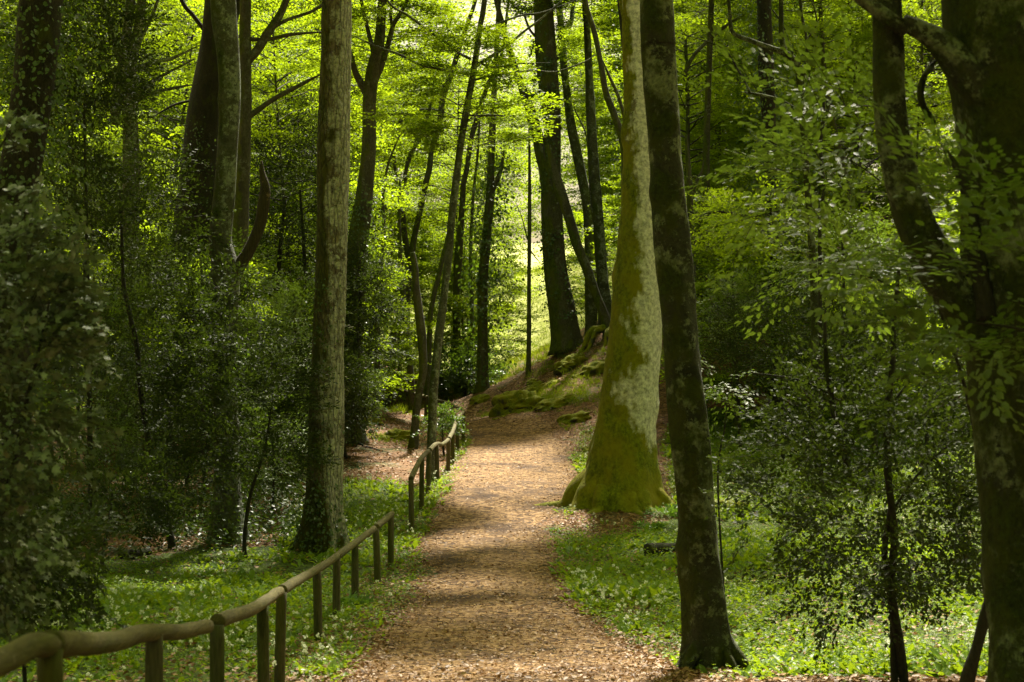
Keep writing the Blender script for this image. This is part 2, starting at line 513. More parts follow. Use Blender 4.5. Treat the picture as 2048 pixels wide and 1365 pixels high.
def tube(pts4, sides=14, rough=.07, flare=0.0, hf=.5, lobes=5, seed=0, step=None, knots=0, cap=True, lob_=.45, flute=.10, fine=0.0):
    """pts4: x, y, z, radius from foot to tip -> verts, quads, caps"""
    r = np.random.default_rng(seed)
    pts4 = np.asarray(pts4, float)
    rm = float(np.median(pts4[:, 3]))
    q = catmull(pts4, step or max(.04, rm * .5))
    c, rad = q[:, :3], np.maximum(q[:, 3], .002)
    s = np.concatenate([[0], np.cumsum(np.linalg.norm(np.diff(c, axis=0), axis=1))])
    tg = unit(np.gradient(c, axis=0))
    ref = np.array([0, 1, 0.]) if abs(tg[len(tg) // 2][1]) < .8 else np.array([1, 0, 0.])
    u = unit(np.cross(np.repeat(ref[None], len(c), 0), tg))
    v = np.cross(tg, u)
    th = np.linspace(0, 2 * math.pi, sides, endpoint=False)
    rr = np.ones((len(c), sides))
    for k in range(7):
        m = r.integers(0, 6)
        rr += rough / 3 * r.uniform(.4, 1) * np.sin(m * th[None] + r.uniform(.3, 2.2) / max(rm, .02) * .35 * s[:, None] + r.uniform(0, 6.28))
    if flare:
        e = np.exp(-s / hf)[:, None]
        lob = (np.sin(lobes * th + r.uniform(0, 6.28)) + .5 * np.sin((lobes + 2) * th + r.uniform(0, 6.28)))[None]
        rr = rr * (1 + flare * e * (1 + lob_ * lob) + flute * lob * np.exp(-s / (hf * 2.5))[:, None])
    if fine:
        rr += fine * wav(np.cos(th)[None] * rm + s[:, None] * .31, np.sin(th)[None] * rm + s[:, None] * .87, seed + 3, .055, 4)
    for k in range(knots):
        ks, kt = r.uniform(0, s[-1]), r.uniform(0, 6.28)
        dth = np.angle(np.exp(1j * (th - kt)))
        rr += .22 * np.exp(-((s[:, None] - ks) / (rm * .6)) ** 2 - (dth[None] / .5) ** 2)
    ring = c[:, None] + (rad[:, None] * rr)[..., None] * (np.cos(th)[None, :, None] * u[:, None] + np.sin(th)[None, :, None] * v[:, None])
    V = ring.reshape(-1, 3)
    n = len(c)
    a = np.arange(n - 1)[:, None] * sides + np.arange(sides)[None]
    b = np.arange(n - 1)[:, None] * sides + (np.arange(sides)[None] + 1) % sides
    Q = np.stack([a, b, b + sides, a + sides], -1).reshape(-1, 4)
    fs = [Q]
    if cap:
        V = np.vstack([V, c[:1], c[-1:]])
        i0, i1 = n * sides, n * sides + 1
        k = np.arange(sides)
        k2 = (k + 1) % sides
        fs.append(np.vstack([np.stack([k2, k, np.full(sides, i0)], -1), np.stack([k + (n - 1) * sides, k2 + (n - 1) * sides, np.full(sides, i1)], -1)]))
    return V, fs


def tube_obj(name, pts4, mat, parent, origin, **kw):
    V, fs = tube(pts4, **kw)
    return link(name, mesh_np(name, V - np.asarray(origin), fs, [mat], None, True), parent)


# ------------------------------------------------------------------ leaves
TEMPL = {  # outline points: along, across, lift; faces
    "rhomb": (np.array([(0, 0, 0), (.45, .5, .10), (1, 0, -.06), (.45, -.5, .10)]), np.array([(0, 3, 2), (0, 2, 1)])),
    "ovate": (np.array([(0, 0, 0), (.22, .40, .07), (.62, .42, .05), (1, 0, -.10), (.62, -.42, .05), (.22, -.40, .07)]), np.array([(0, 3, 2, 1), (0, 5, 4, 3)])),
    "lance": (np.array([(0, 0, 0), (.35, .5, .10), (.7, .42, .12), (1, 0, -.15), (.7, -.42, .12), (.35, -.5, .10)]), np.array([(0, 3, 2, 1), (0, 5, 4, 3)])),
    "maple": (np.array([(0, 0, 0), (.05, .5, .04), (.32, .28, .02), (.55, .62, -.03), (.62, .22, .03), (1, 0, -.08), (.62, -.22, .03), (.55, -.62, -.03), (.32, -.28, .02), (.05, -.5, .04)]),
              np.array([(0, 2, 1), (0, 4, 2), (2, 4, 3), (0, 5, 4), (0, 6, 5), (0, 8, 6), (8, 7, 6), (0, 9, 8)])),
    "holly": (np.array([(0, 0, 0), (.25, .5, .12), (.5, .32, .02), (.75, .42, .12), (1, 0, -.05), (.75, -.42, .12), (.5, -.32, .02), (.25, -.5, .12)]),
              np.array([(0, 2, 1), (0, 4, 2), (2, 4, 3), (0, 6, 4), (6, 5, 4), (0, 7, 6)])),
}


class Leaves:
    def __init__(self):
        self.p, self.d, self.n, self.l, self.w = [], [], [], [], []
        self.tv, self.tf, self.nt = [], [], 0

    def add(self, p, d, n, l, w):
        p = np.asarray(p).reshape(-1, 3)
        k = len(p)
        self.p.append(p)
        self.d.append(np.broadcast_to(np.asarray(d), (k, 3)) if np.ndim(d) == 1 else np.asarray(d).reshape(-1, 3))
        self.n.append(np.broadcast_to(np.asarray(n), (k, 3)) if np.ndim(n) == 1 else np.asarray(n).reshape(-1, 3))
        self.l.append(np.broadcast_to(l, (k,)))
        self.w.append(np.broadcast_to(w, (k,)))

    def twigs(self, a, b, r0, r1):
        """thin three-sided sticks from a to b"""
        a = np.asarray(a).reshape(-1, 3)
        b = np.asarray(b).reshape(-1, 3)
        t = unit(b - a)
        ref = np.where(np.abs(t[:, 2:3]) < .9, np.array([[0, 0, 1.]]), np.array([[1., 0, 0]]))
        u = unit(np.cross(t, ref))
        v = np.cross(t, u)
        vs = []
        for base, rr in ((a, r0), (b, r1)):
            rr = np.broadcast_to(rr, (len(a),))[:, None]
            for k in range(3):
                vs.append(base + rr * (math.cos(k * 2.094) * u + math.sin(k * 2.094) * v))
        V = np.stack(vs, 1)
        f = np.array([(0, 1, 4, 3), (1, 2, 5, 4), (2, 0, 3, 5)])
        F_ = (np.arange(len(a)) * 6)[:, None, None] + f[None] + self.nt
        self.nt += len(a) * 6
        self.tv.append(V.reshape(-1, 3))
        self.tf.append(F_.reshape(-1, 4))

    def build(self, name, templ, mat, twigmat=None, origin=(0, 0, 0)):
        T, Fc = TEMPL[templ]
        p, d, n = np.vstack(self.p), unit(np.vstack(self.d)), np.vstack(self.n)
        l, w = np.concatenate(self.l), np.concatenate(self.w)
        s = unit(np.cross(d, n))
        n = np.cross(s, d)
        V = p[:, None] + (T[None, :, 0:1] * l[:, None, None]) * d[:, None] + (T[None, :, 1:2] * w[:, None, None]) * s[:, None] + (T[None, :, 2:3] * w[:, None, None]) * n[:, None]
        k = len(T)
        F_ = ((np.arange(len(p)) * k)[:, None, None] + Fc[None]).reshape(-1, Fc.shape[1])
        V = V.reshape(-1, 3) - np.asarray(origin)
        faces, mi, mats = [F_], [np.zeros(len(F_), int)], [mat]
        if self.tv:
            tv = np.vstack(self.tv) - np.asarray(origin)
            tf = np.vstack(self.tf) + len(V)
            V = np.vstack([V, tv])
            faces.append(tf)
            mi.append(np.ones(len(tf), int))
            mats.append(twigmat or M["twig"])
        return mesh_np(name, V, faces, mats, np.concatenate(mi))


def sprays(L, r, o, d, length, m, leaf, ratio=.6, tilt=.18, fan=.38, droop=.10, twig=.004, jit=.38):
    """flat beech-like sprays: o, d are (S,3); m leaves on each"""
    o = np.asarray(o)
    S = len(o)
    d = unit(np.asarray(d))
    length = np.broadcast_to(length, (S,))
    up = unit(np.array([0, 0, 1.]) + r.normal(0, tilt, (S, 3)))
    s = unit(np.cross(d, up))
    n = np.cross(s, d)
    t = (np.arange(m)[None] + r.uniform(0, 1, (S, m))) / m
    sg = np.where((np.arange(m)[None] % 2) == 0, 1.0, -1.0) * np.ones((S, 1))
    lat = sg * np.abs(r.normal(0, fan, (S, m))) * (1.05 - t * .75) * length[:, None] * .8
    al = t * length[:, None] + np.abs(lat) * .4
    pos = o[:, None] + al[..., None] * d[:, None] + lat[..., None] * s[:, None] - (droop * al ** 2 / np.maximum(length[:, None], .1))[..., None] * np.array([0, 0, 1.]) + r.normal(0, .02, (S, m, 1)) * n[:, None]
    ld = d[:, None] * .75 + s[:, None] * (sg * .7)[..., None] + r.normal(0, .25 * jit * 2, (S, m, 3))
    ln = n[:, None] + r.normal(0, .28 * jit * 2, (S, m, 3))
    ll = leaf * r.uniform(.7, 1.25, (S, m))
    L.add(pos, ld.reshape(-1, 3), ln.reshape(-1, 3), ll.ravel(), (ll * ratio).ravel())
    if twig:
        L.twigs(o, o + d * length[:, None] - np.array([0, 0, 1.]) * (droop * length)[:, None], twig, twig * .3)


def crown_mesh(name, seed, rad, zlo, zhi, nb, ns, m, leaf, mat, templ="rhomb", top=.45, spray=1.1, twig=.005, shape=.5, inner=.25):
    """layered crown around a stem at the origin, between heights zlo and zhi"""
    r = np.random.default_rng(seed)
    L = Leaves()
    h = zlo + (zhi - zlo) * (np.arange(nb) + r.uniform(0, 1, nb)) / nb
    f = (h - zlo) / (zhi - zlo)
    prof = np.where(f < shape, .55 + .45 * f / shape, 1 - (1 - top) * (f - shape) / (1 - shape))
    bl = rad * prof * r.uniform(.6, 1.15, nb)
    az = r.uniform(0, 6.28) + np.arange(nb) * 2.39996 + r.normal(0, .35, nb)
    el = r.uniform(-.05, .35, nb) + f * .25
    bd = np.stack([np.cos(az) * np.cos(el), np.sin(az) * np.cos(el), np.sin(el)], -1)
    bo = np.stack([0 * h, 0 * h, h - bl * .15], -1)
    bend = bo + bd * bl[:, None]
    bend[:, 2] -= .12 * bl
    L.twigs(bo, (bo + bend) / 2 + np.array([0, 0, 1]) * (.05 * bl)[:, None], .012 + .006 * bl, .006 + .003 * bl)
    L.twigs((bo + bend) / 2 + np.array([0, 0, 1]) * (.05 * bl)[:, None], bend, .006 + .003 * bl, .004)
    t = inner + (1 - inner) * np.sqrt((np.arange(ns)[None] + r.uniform(0, 1, (nb, ns))) / ns)
    so = bo[:, None] * (1 - t[..., None]) + bend[:, None] * t[..., None] + np.array([0, 0, 1]) * (.2 * bl[:, None] * t * (1 - t))[..., None]
    sg = np.where(np.arange(ns) % 2 == 0, 1, -1)[None] * r.uniform(.3, 1.1, (nb, ns))
    side = np.stack([-np.sin(az), np.cos(az), 0 * az], -1)
    sd = bd[:, None] * .8 + side[:, None] * sg[..., None] + r.normal(0, .12, (nb, ns, 3))
    sd[..., 2] = sd[..., 2] * .5 + r.normal(0, .22, sd[..., 2].shape)
    sprays(L, r, so.reshape(-1, 3), sd.reshape(-1, 3), spray * r.uniform(.5, 1.3, nb * ns), m, leaf, twig=twig, tilt=.27, jit=.5)
    return L.build(name, templ, mat)


def bush_mesh(name, seed, radii, n, m, leaf, mat, templ="holly", spray=.5, ratio=.6, tilt=.6, up=.25, gap=.25, twig=.004, fan=.3, ball=1.0, bottom=-.55, jit=None):
    """loose foliage mass in an ellipsoid centred on the origin"""
    r = np.random.default_rng(seed)
    L = Leaves()
    q = unit(r.normal(0, 1, (n * 4, 3))) * (r.uniform(.15, 1, (n * 4, 1)) ** (.45 / ball))
    lump = wav(q[:, 0] * 3 + q[:, 2] * 2, q[:, 1] * 3 - q[:, 2] * 1.5, seed + 50, .8, 3)
    q = q[(lump > gap * 2 - .9) & (q[:, 2] > bottom)][:n]
    q = q * (1 + .22 * wav(q[:, 0] * 4, q[:, 2] * 4 + q[:, 1] * 3, seed + 9, .7, 2))[:, None]
    o = q * np.array(radii)
    d = q * np.array([1, 1, .5]) + np.array([0, 0, up]) + r.normal(0, .5, q.shape)
    sprays(L, r, o, d, spray * r.uniform(.6, 1.3, len(o)), m, leaf, ratio=ratio, tilt=tilt, fan=fan, twig=twig, jit=jit if jit is not None else (.8 if tilt > .25 else .3))
    return L.build(name, templ, mat)


def ivy_mesh(name, seed, pts4, n, leaf, mat, spread=.15, origin=(0, 0, 0), facing=None, clump=12):
    """ivy hugging a stem given as x, y, z, radius"""
    r = np.random.default_rng(seed)
    q = catmull(pts4, .15)
    L = Leaves()
    nc = max(1, n // clump)
    i = r.integers(0, len(q), nc)
    th = r.uniform(0, 6.28, nc) if facing is None else facing + r.normal(0, .8, nc)
    out = np.stack([np.cos(th), np.sin(th), 0 * th], -1)
    c = q[i, :3] + out * (q[i, 3] * 1.0 + np.abs(r.normal(0, spread, nc)))[:, None]
    c = np.repeat(c, clump, 0) + r.normal(0, .10 + spread * .35, (nc * clump, 3))
    o2 = np.repeat(out, clump, 0)
    d = o2 * .5 + np.array([0, 0, -.7]) + r.normal(0, .5, c.shape)
    nn = o2 + np.array([0, 0, .5]) + r.normal(0, .4, c.shape)
    ll = leaf * r.uniform(.6, 1.3, len(c))
    L.add(c, d, nn, ll, ll * .85)
    return L.build(name, "ovate", mat, origin=origin)


# shared crowns
CR = []
for k in range(5):
    CR.append(crown_mesh("beech_crown", 100 + k, 4.6, 3.0 + .6 * (k % 2), 13.5, 84, 11, 46, .125, M["beech"], spray=1.25))
CRL = [crown_mesh("low_beech_crown", 140 + k, 2.6, .9, 5.6, 44, 10, 42, .11, M["beech"], spray=.9, top=.3, shape=.35) for k in range(3)]
HIGH = [crown_mesh("high_crown", 160 + k, 5.2, 0, 7.0, 44, 10, 40, .15, M["beech"], spray=1.5, top=.5) for k in range(3)]

# ------------------------------------------------------------------ trees traced from the photograph
_seed = [1000]


def nseed():
    _seed[0] += 1
    return _seed[0]


def tree(name, label, limbs, bark, d=None, ext=9.0, crown=None, cz=None, cs=1.0, flare=.5, hf=.35, lobes=5, sides=14, lean=0.0, ivy=None, group=None, rough=.07, knots=0, cat="tree", barks=None, ldep=None, lob_=.45, flute=.10, roots=(), rootmat=None, rooth=.62, low=(), fine=0.0, step=None):
    b0 = limbs[0][0]
    if d is None:
        d, base = hit(b0[0], b0[1])
    else:
        base = P(b0[0], b0[1], d)
        base[2] = float(ground(base[0], base[1]))
    root = empty(name, base, label, cat, group)
    top = None
    for k, lb in enumerate(limbs):
        dd = d + (ldep[k] if ldep else 0)
        pts = []
        for px, py, w in lb:
            q = P(px, py, dd)
            pts.append([q[0], q[1], q[2], w / 2 / F * dd])
        pts = np.array(pts)
        pts[:, 1] += lean * (pts[:, 2] - base[2])
        if k == 0:
            if pts[0, 2] - base[2] > .25:
                pts = np.vstack([[base[0], base[1], base[2] - .1, pts[0, 3] * 1.12], pts])
            else:
                pts[0, 2] = base[2] - .1
        if lb[-1][1] <= 40 and (ext and k == 0 or lb[-1][2] > 5):
            dv = unit(pts[-1, :3] - pts[-3, :3])
            e = ext if k == 0 else 3.0
            dv = unit(dv + np.array([0, 0, .4]))
            pts = np.vstack([pts, [*(pts[-1, :3] + dv * e * .5), pts[-1, 3] * .8], [*(pts[-1, :3] + dv * e), pts[-1, 3] * .45]])
        if k == 0:
            top = pts[-1, :3]
            tp = pts
        elif lb[-1][1] > 40:
            pts[-1, 3] *= .4
        bm = M[(barks[k] if barks else None) or bark]
        tube_obj("trunk" if k == 0 else "branch", pts, bm, root, base, sides=sides if k == 0 else max(6, sides - 5), rough=rough, flare=flare if k == 0 else 0, hf=hf, lobes=lobes, seed=nseed(), knots=knots if k == 0 else 0, fine=fine, step=step if k == 0 else None, lob_=lob_, flute=flute)
    for th, ln, rr0 in roots:
        rk = np.random.default_rng(nseed())
        u = np.array([math.cos(th), math.sin(th)])
        w = np.array([-u[1], u[0]]) * rk.normal(0, .08)
        rt = limbs[0][1][2] / 2 / F * d
        rp_ = []
        for f, h, k_ in ((.30, 1.25, .45), (.55, .68, .85), (.78, .33, .85), (1.0, None, .60), (1.3, None, .40), (1.6, None, .22), (1.9, None, .10)):
            e = rt * (.2 + f * .3) + ln * max(0, f - .3) * .62
            xy = base[:2] + u * e + w * f * 2
            gz_ = float(ground(xy[0], xy[1]))
            rp_.append([xy[0], xy[1], (base[2] + h * ln * rooth) if h else gz_ - (f - .95) * .10, rr0 * k_])
        tube_obj("root", rp_, M[rootmat or bark], root, base, sides=18, rough=.12, seed=nseed(), step=.05, knots=3)
    if ivy:
        for (zlo, zhi, n, leaf, spread, *fc) in ivy:
            q = catmull(tp, .15)
            z = q[:, 2] - base[2]
            q = q[(z >= zlo) & (z <= zhi)]
            if len(q) > 2:
                link("ivy", ivy_mesh("ivy", nseed(), q, n, leaf, M["ivy"], spread, base, fc[0] if fc else None), root)
    if crown is not None:
        o = link("crown", crown, root)
        o.location = (top[0] - base[0], top[1] - base[1], (cz if cz is not None else top[2] - base[2] - 3.0))
        o.scale = (cs, cs, cs * .9)
        o.rotation_euler.z = (nseed() * 1.7) % 6.28
    for (z, sc_, k_) in low:                        # lower leafy boughs
        q = catmull(tp, .3)
        i = int(np.argmin(np.abs(q[:, 2] - base[2] - z - 2.5 * sc_)))
        o = link("lower_boughs", CRL[k_ % 3], root, (q[i, 0] - base[0], q[i, 1] - base[1], z))
        o.scale = (sc_ * 1.1, sc_ * 1.1, sc_ * .8)
        o.rotation_euler.z = (nseed() * 2.1) % 6.28
    return root


TR = "bare trunks of the middle distance"
tree("beech_tree", "massive beech beside the path, mossy flared foot and pale lichen up its right side",
     [[(1242, 1012, 190), (1242, 990, 168), (1244, 962, 150), (1246, 920, 134), (1252, 850, 119), (1259, 780, 112), (1269, 690, 106), (1274, 600, 97), (1277, 500, 86), (1278, 400, 72), (1277, 300, 62), (1273, 200, 52), (1268, 100, 46), (1264, 30, 40)],
      [(1268, 105, 30), (1254, 40, 20), (1246, 0, 18)]], "b_mossy", ext=8, crown=HIGH[0], flare=.05, hf=.4, lobes=5, sides=110, rough=.055, fine=.020, step=.05, lob_=.9, flute=.09, knots=9, roots=[(-3.05, 1.7, .34), (-2.5, 1.25, .24), (-1.95, 1.25, .27), (-1.45, 1.3, .22), (-1.0, 1.3, .27), (-.5, 1.2, .20), (-.12, 1.4, .20), (.8, 1.2, .22), (2.2, 1.2, .22)], rooth=.48)
tree("beech_tree", "slim dark beech trunk leaning in front of the massive one, foot by the path",
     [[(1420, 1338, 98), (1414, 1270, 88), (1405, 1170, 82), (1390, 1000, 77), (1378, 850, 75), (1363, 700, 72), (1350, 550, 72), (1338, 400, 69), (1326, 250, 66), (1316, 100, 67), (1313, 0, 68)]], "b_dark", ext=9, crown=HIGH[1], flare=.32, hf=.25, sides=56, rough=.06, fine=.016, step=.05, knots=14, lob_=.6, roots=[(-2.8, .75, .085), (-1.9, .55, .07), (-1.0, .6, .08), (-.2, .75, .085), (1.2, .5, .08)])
tree("ash_tree", "straight scaly grey brown trunk left of the path with ivy up its foot",
     [[(640, 1102, 88), (644, 1040, 76), (648, 950, 68), (652, 850, 68), (656, 700, 66), (662, 550, 64), (666, 400, 63), (668, 250, 62), (672, 100, 61), (673, 0, 60)]], "b_scaly", ext=8, crown=HIGH[2], flare=.40, hf=.4, sides=60, rough=.06, fine=.030, step=.05,
     ivy=[(0, 1.2, 900, .06, .16), (.2, 5.0, 800, .05, .04, 3.7)])
tree("beech_tree", "pale blotched beech trunk bearing a broken brown side stub, rising out of a holly",
     [[(458, 1085, 64), (453, 950, 52), (449, 800, 50), (447, 680, 48), (450, 600, 54), (452, 540, 56), (441, 480, 47), (447, 400, 44), (455, 300, 42), (460, 200, 42), (455, 100, 46), (446, 0, 50)],
      [(458, 562, 40), (480, 528, 28), (499, 500, 24), (518, 456, 23), (527, 410, 24), (530, 375, 20), (524, 345, 12), (523, 322, 9)]], "b_pale", ext=7, crown=HIGH[0], sides=22, rough=.08, knots=10, barks=[None, "b_dead"], ivy=[(.3, 5.2, 1500, .06, .12)])
tree("oak_tree", "thick dark ivy wrapped trunk behind the pale blotched beech",
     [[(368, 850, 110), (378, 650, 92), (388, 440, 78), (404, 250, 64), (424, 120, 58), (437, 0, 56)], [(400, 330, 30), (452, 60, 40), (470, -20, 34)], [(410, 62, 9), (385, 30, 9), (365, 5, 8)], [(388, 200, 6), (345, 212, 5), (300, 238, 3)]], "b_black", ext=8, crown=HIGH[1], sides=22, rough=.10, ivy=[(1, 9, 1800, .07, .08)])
tree("beech_tree", "grey beech with three limbs sweeping right towards the scaly trunk",
     [[(476, 790, 40), (480, 460, 34), (486, 330, 29), (492, 200, 23), (490, 60, 24), (491, 0, 22)], [(488, 240, 18), (510, 225, 12), (547, 199, 10), (605, 168, 8), (648, 146, 6)],
      [(492, 125, 18), (515, 100, 18), (537, 64, 18), (560, 30, 16), (573, 0, 14)], [(478, 72, 9), (505, 79, 9), (540, 78, 8), (585, 69, 7), (660, 64, 6)], [(540, 58, 9), (580, 38, 7), (640, 14, 6)]], "b_far", d=46, ext=7, crown=HIGH[2], sides=16)
tree("oak_tree", "broad almost black trunk thick with ivy at the far left of the photo",
     [[(15, 700, 95), (28, 420, 82), (50, 280, 80), (70, 150, 82), (82, 0, 86)]], "b_black", d=23, ext=9, crown=HIGH[0], sides=22, ivy=[(2, 14, 9000, .065, .42)])
tree("beech_tree", "pale forked tree with crooked limbs rising above the left holly",
     [[(262, 330, 34), (258, 215, 26), (262, 130, 24), (276, 60, 20), (284, 0, 18)], [(230, 250, 22), (236, 180, 22), (248, 118, 22), (256, 50, 20), (262, 0, 18)], [(266, 200, 12), (290, 178, 9), (310, 160, 8), (390, 118, 5)],
      [(272, 140, 13), (310, 124, 10), (345, 117, 7), (400, 90, 4)], [(258, 140, 8), (280, 85, 7), (300, 40, 7), (316, 0, 6)], [(240, 120, 14), (226, 70, 13), (214, 30, 12), (205, 0, 10)], [(262, 205, 8), (300, 188, 7), (350, 176, 6), (395, 168, 4)]], "b_pale", d=43, ext=7, crown=HIGH[1], sides=14)
tree("beech_tree", "forked tree right of the scaly trunk, dark ivy round its lower stem",
     [[(700, 800, 50), (707, 650, 46), (714, 500, 42), (728, 400, 36), (738, 290, 28), (739, 200, 28), (747, 140, 27), (759, 80, 22), (765, 0, 18)], [(735, 190, 18), (712, 148, 13), (704, 118, 10), (694, 88, 8)], [(748, 110, 10), (732, 45, 8), (722, 0, 7)],
      [(752, 160, 13), (767, 120, 12), (780, 75, 10), (787, 50, 9), (805, 20, 8), (815, 0, 7)], [(784, 55, 6), (781, 25, 6), (784, 0, 6)]], "b_far", d=50, ext=7, crown=HIGH[2], sides=16, low=[(10.5, .9, 1)], ivy=[(.2, 7.2, 2600, .08, .28)])
tree("beech_tree", "twisting thin trunk with an S bend, growing behind the far fence rail",
     [[(771, 818, 19), (775, 763, 17), (784, 734, 16), (783, 690, 16), (797, 640, 15), (811, 614, 14), (816, 564, 14), (822, 514, 14), (829, 475, 12), (836, 440, 12), (842, 410, 12), (852, 365, 12), (859, 335, 11), (864, 299, 12), (879, 249, 12), (887, 189, 12), (902, 150, 11), (919, 95, 10), (939, 37, 8), (951, 0, 8)],
      [(818, 530, 12), (809, 470, 12), (804, 430, 12), (797, 402, 9), (790, 340, 7), (786, 295, 6), (784, 250, 4)], [(802, 420, 10), (808, 365, 9), (816, 324, 9), (829, 294, 9), (849, 249, 9), (860, 215, 6), (872, 180, 4)],
      [(765, 330, 9), (788, 280, 9), (802, 240, 8), (808, 215, 7), (822, 190, 6), (836, 165, 4)], [(803, 242, 5), (822, 226, 4), (845, 219, 4), (880, 222, 3), (920, 240, 2)]], "b_far", ext=6, sides=12, rough=.1, knots=8, flare=.3)
tree("beech_tree", "dark slender trunk that joins the twisting one above the fence",
     [[(826, 897, 16), (832, 830, 15), (838, 786, 15), (846, 742, 16), (844, 684, 18), (838, 626, 18), (832, 577, 15), (830, 540, 14), (825, 505, 10)]], "b_far", ext=0, sides=12, rough=.1, flare=.5)
tree("young_tree", "thin dark stem leaning right behind the pale straight leaning trunk",
     [[(855, 806, 12), (859, 664, 11), (864, 609, 10), (877, 552, 10), (888, 505, 9), (898, 462, 8), (906, 400, 6)]], "b_far", ext=0, d=60, sides=9, flare=.2)
tree("young_tree", "thin upright dark stem seen between the twisting trunk and its dark neighbour",
     [[(824, 808, 14), (820, 730, 13), (813, 660, 12), (806, 590, 11), (801, 520, 9), (798, 440, 7), (800, 360, 4)]], "b_far", ext=0, d=62, sides=9, flare=.2)
tree("young_tree", "slender stem just left of the ivy clad trunk in the gap",
     [[(942, 760, 8), (944, 640, 8), (941, 520, 7), (946, 400, 6), (956, 300, 5), (960, 200, 3)]], "b_far", ext=0, d=66, sides=8, flare=.2)
tree("young_tree", "slim arching stem crossing right of the forked ivied tree",
     [[(752, 790, 11), (756, 700, 10), (752, 620, 10), (760, 540, 9), (768, 470, 8), (766, 400, 7), (776, 330, 5), (800, 270, 3)]], "b_far", ext=0, d=58, sides=9, flare=.2)
tree("beech_tree", "pale straight leaning trunk standing behind the second fence, branches spread over the path",
     [[(861, 962, 20), (863, 874, 18), (867, 786, 17), (875, 699, 17), (882, 640, 17), (888, 590, 15), (897, 514, 15), (903, 440, 15), (912, 365, 15), (920, 299, 14), (932, 224, 14), (944, 162, 13), (952, 112, 12), (961, 50, 11), (969, 0, 11)],
      [(942, 119, 6), (910, 102, 6), (887, 82, 6), (854, 60, 6), (817, 32, 5), (787, 15, 5), (770, -5, 4)], [(942, 150, 5), (875, 138, 5), (840, 130, 5), (800, 110, 5), (750, 92, 4), (702, 70, 3)],
      [(950, 132, 8), (975, 118, 7), (1010, 95, 6), (1050, 62, 5), (1085, 36, 4), (1130, -4, 3)], [(962, 60, 6), (985, 52, 4), (1040, 32, 4), (1085, 25, 3), (1160, -2, 2)], [(950, 160, 5), (985, 152, 4), (1060, 142, 4), (1110, 144, 3), (1160, 128, 3), (1190, 112, 2)], [(954, 125, 5), (990, 135, 4), (1040, 128, 3), (1100, 126, 3)],
      [(915, 225, 4), (950, 232, 4), (985, 231, 4), (1035, 234, 2)]], "b_pale", ext=6, crown=CRL[0], sides=14, rough=.05, flare=.3, low=[(7.6, .75, 2)])
tree("beech_tree", "dark straight trunk just right of the pale leaning one, with a fork to the right",
     [[(918, 788, 18), (914, 700, 16), (913, 640, 16), (914, 580, 16), (916, 525, 17), (920, 470, 14), (924, 420, 12), (927, 370, 11), (934, 335, 10), (941, 286, 10), (950, 249, 10), (962, 212, 10), (976, 169, 9), (989, 144, 8), (1005, 100, 6), (1015, 20, 5)]], "b_far", ext=4, sides=12, crown=CRL[1], flare=.3)
tree("beech_tree", "ivy clad trunk in the bright gap at the end of the path",
     [[(965, 715, 21), (965, 600, 21), (967, 540, 20), (972, 490, 19), (977, 430, 18), (981, 370, 16), (985, 250, 13), (992, 120, 10), (998, 0, 9)], [(978, 400, 10), (1000, 345, 9), (1008, 300, 7)]], "b_far", d=63, ext=5, sides=12, ivy=[(.2, 9, 2600, .12, .40)])
tree("young_tree", "very thin straight stem standing alone against the bright clearing",
     [[(1057, 748, 10), (1058, 660, 9), (1058, 560, 8), (1059, 450, 8), (1059, 340, 6), (1058, 230, 3)], [(1055, 480, 3), (1045, 440, 2), (1032, 405, 1.5)], [(1060, 500, 3), (1075, 520, 2), (1095, 540, 1.5)]], "b_far", ext=0, sides=8, flare=.2)
tree("oak_tree", "stout ivy streaked trunk on the crest of the bank, one grey limb leaning left",
     [[(1136, 700, 58), (1123, 620, 52), (1111, 540, 48), (1104, 440, 45), (1103, 340, 38), (1104, 270, 34), (1100, 200, 40), (1092, 100, 42), (1085, 0, 36)], [(1106, 440, 32), (1092, 340, 29), (1078, 290, 25), (1066, 240, 23), (1046, 180, 17), (1022, 110, 12), (1005, 50, 11), (992, 0, 10)], [(1114, 120, 10), (1095, 95, 8), (1080, 82, 7), (1060, 60, 5), (1048, 30, 4)]], "b_far", ext=6, sides=20, rough=.1, flare=.25, low=[(12.0, 1.1, 2)], ivy=[(1, 12, 1800, .10, .10)])
tree("beech_tree", "mossy trunk leaning left across the bank beside the massive beech",
     [[(1222, 672, 26), (1211, 639, 19), (1192, 589, 18), (1174, 539, 19), (1154, 490, 20), (1139, 440, 20), (1122, 385, 22), (1108, 340, 16), (1096, 290, 10)]], "b_far", ext=0, sides=14, flare=.5, roots=[(-3.0, 2.4, .13), (-2.6, 2.0, .12), (-2.1, 1.9, .11), (-1.6, 1.6, .11), (-1.0, 1.2, .10)], rootmat="rock", rooth=.16)
tree("beech_tree", "pale grey upright trunk close to the left of the massive beech",
     [[(1214, 672, 30), (1211, 620, 26), (1203, 540, 24), (1196, 430, 22), (1188, 330, 20), (1182, 240, 19), (1178, 150, 16), (1174, 60, 14), (1170, 0, 13)], [(1199, 480, 6), (1188, 440, 5), (1181, 400, 4), (1178, 330, 4), (1172, 270, 3), (1152, 225, 3), (1146, 205, 2)]], "b_pale", d=64, ext=6, low=[(10.5, .9, 1)], sides=14)
tree("beech_tree", "pale grey trunk between the stout ivy streaked tree and the upright grey one",
     [[(1182, 690, 22), (1180, 560, 21), (1177, 440, 20), (1167, 370, 20), (1152, 299, 20), (1142, 249, 19), (1133, 180, 15), (1127, 125, 15), (1122, 50, 14), (1117, 0, 13)], [(1132, 60, 12), (1142, 45, 9), (1145, 20, 8)]], "b_pale", d=70, ext=6, low=[(8.5, .9, 1)], sides=14)
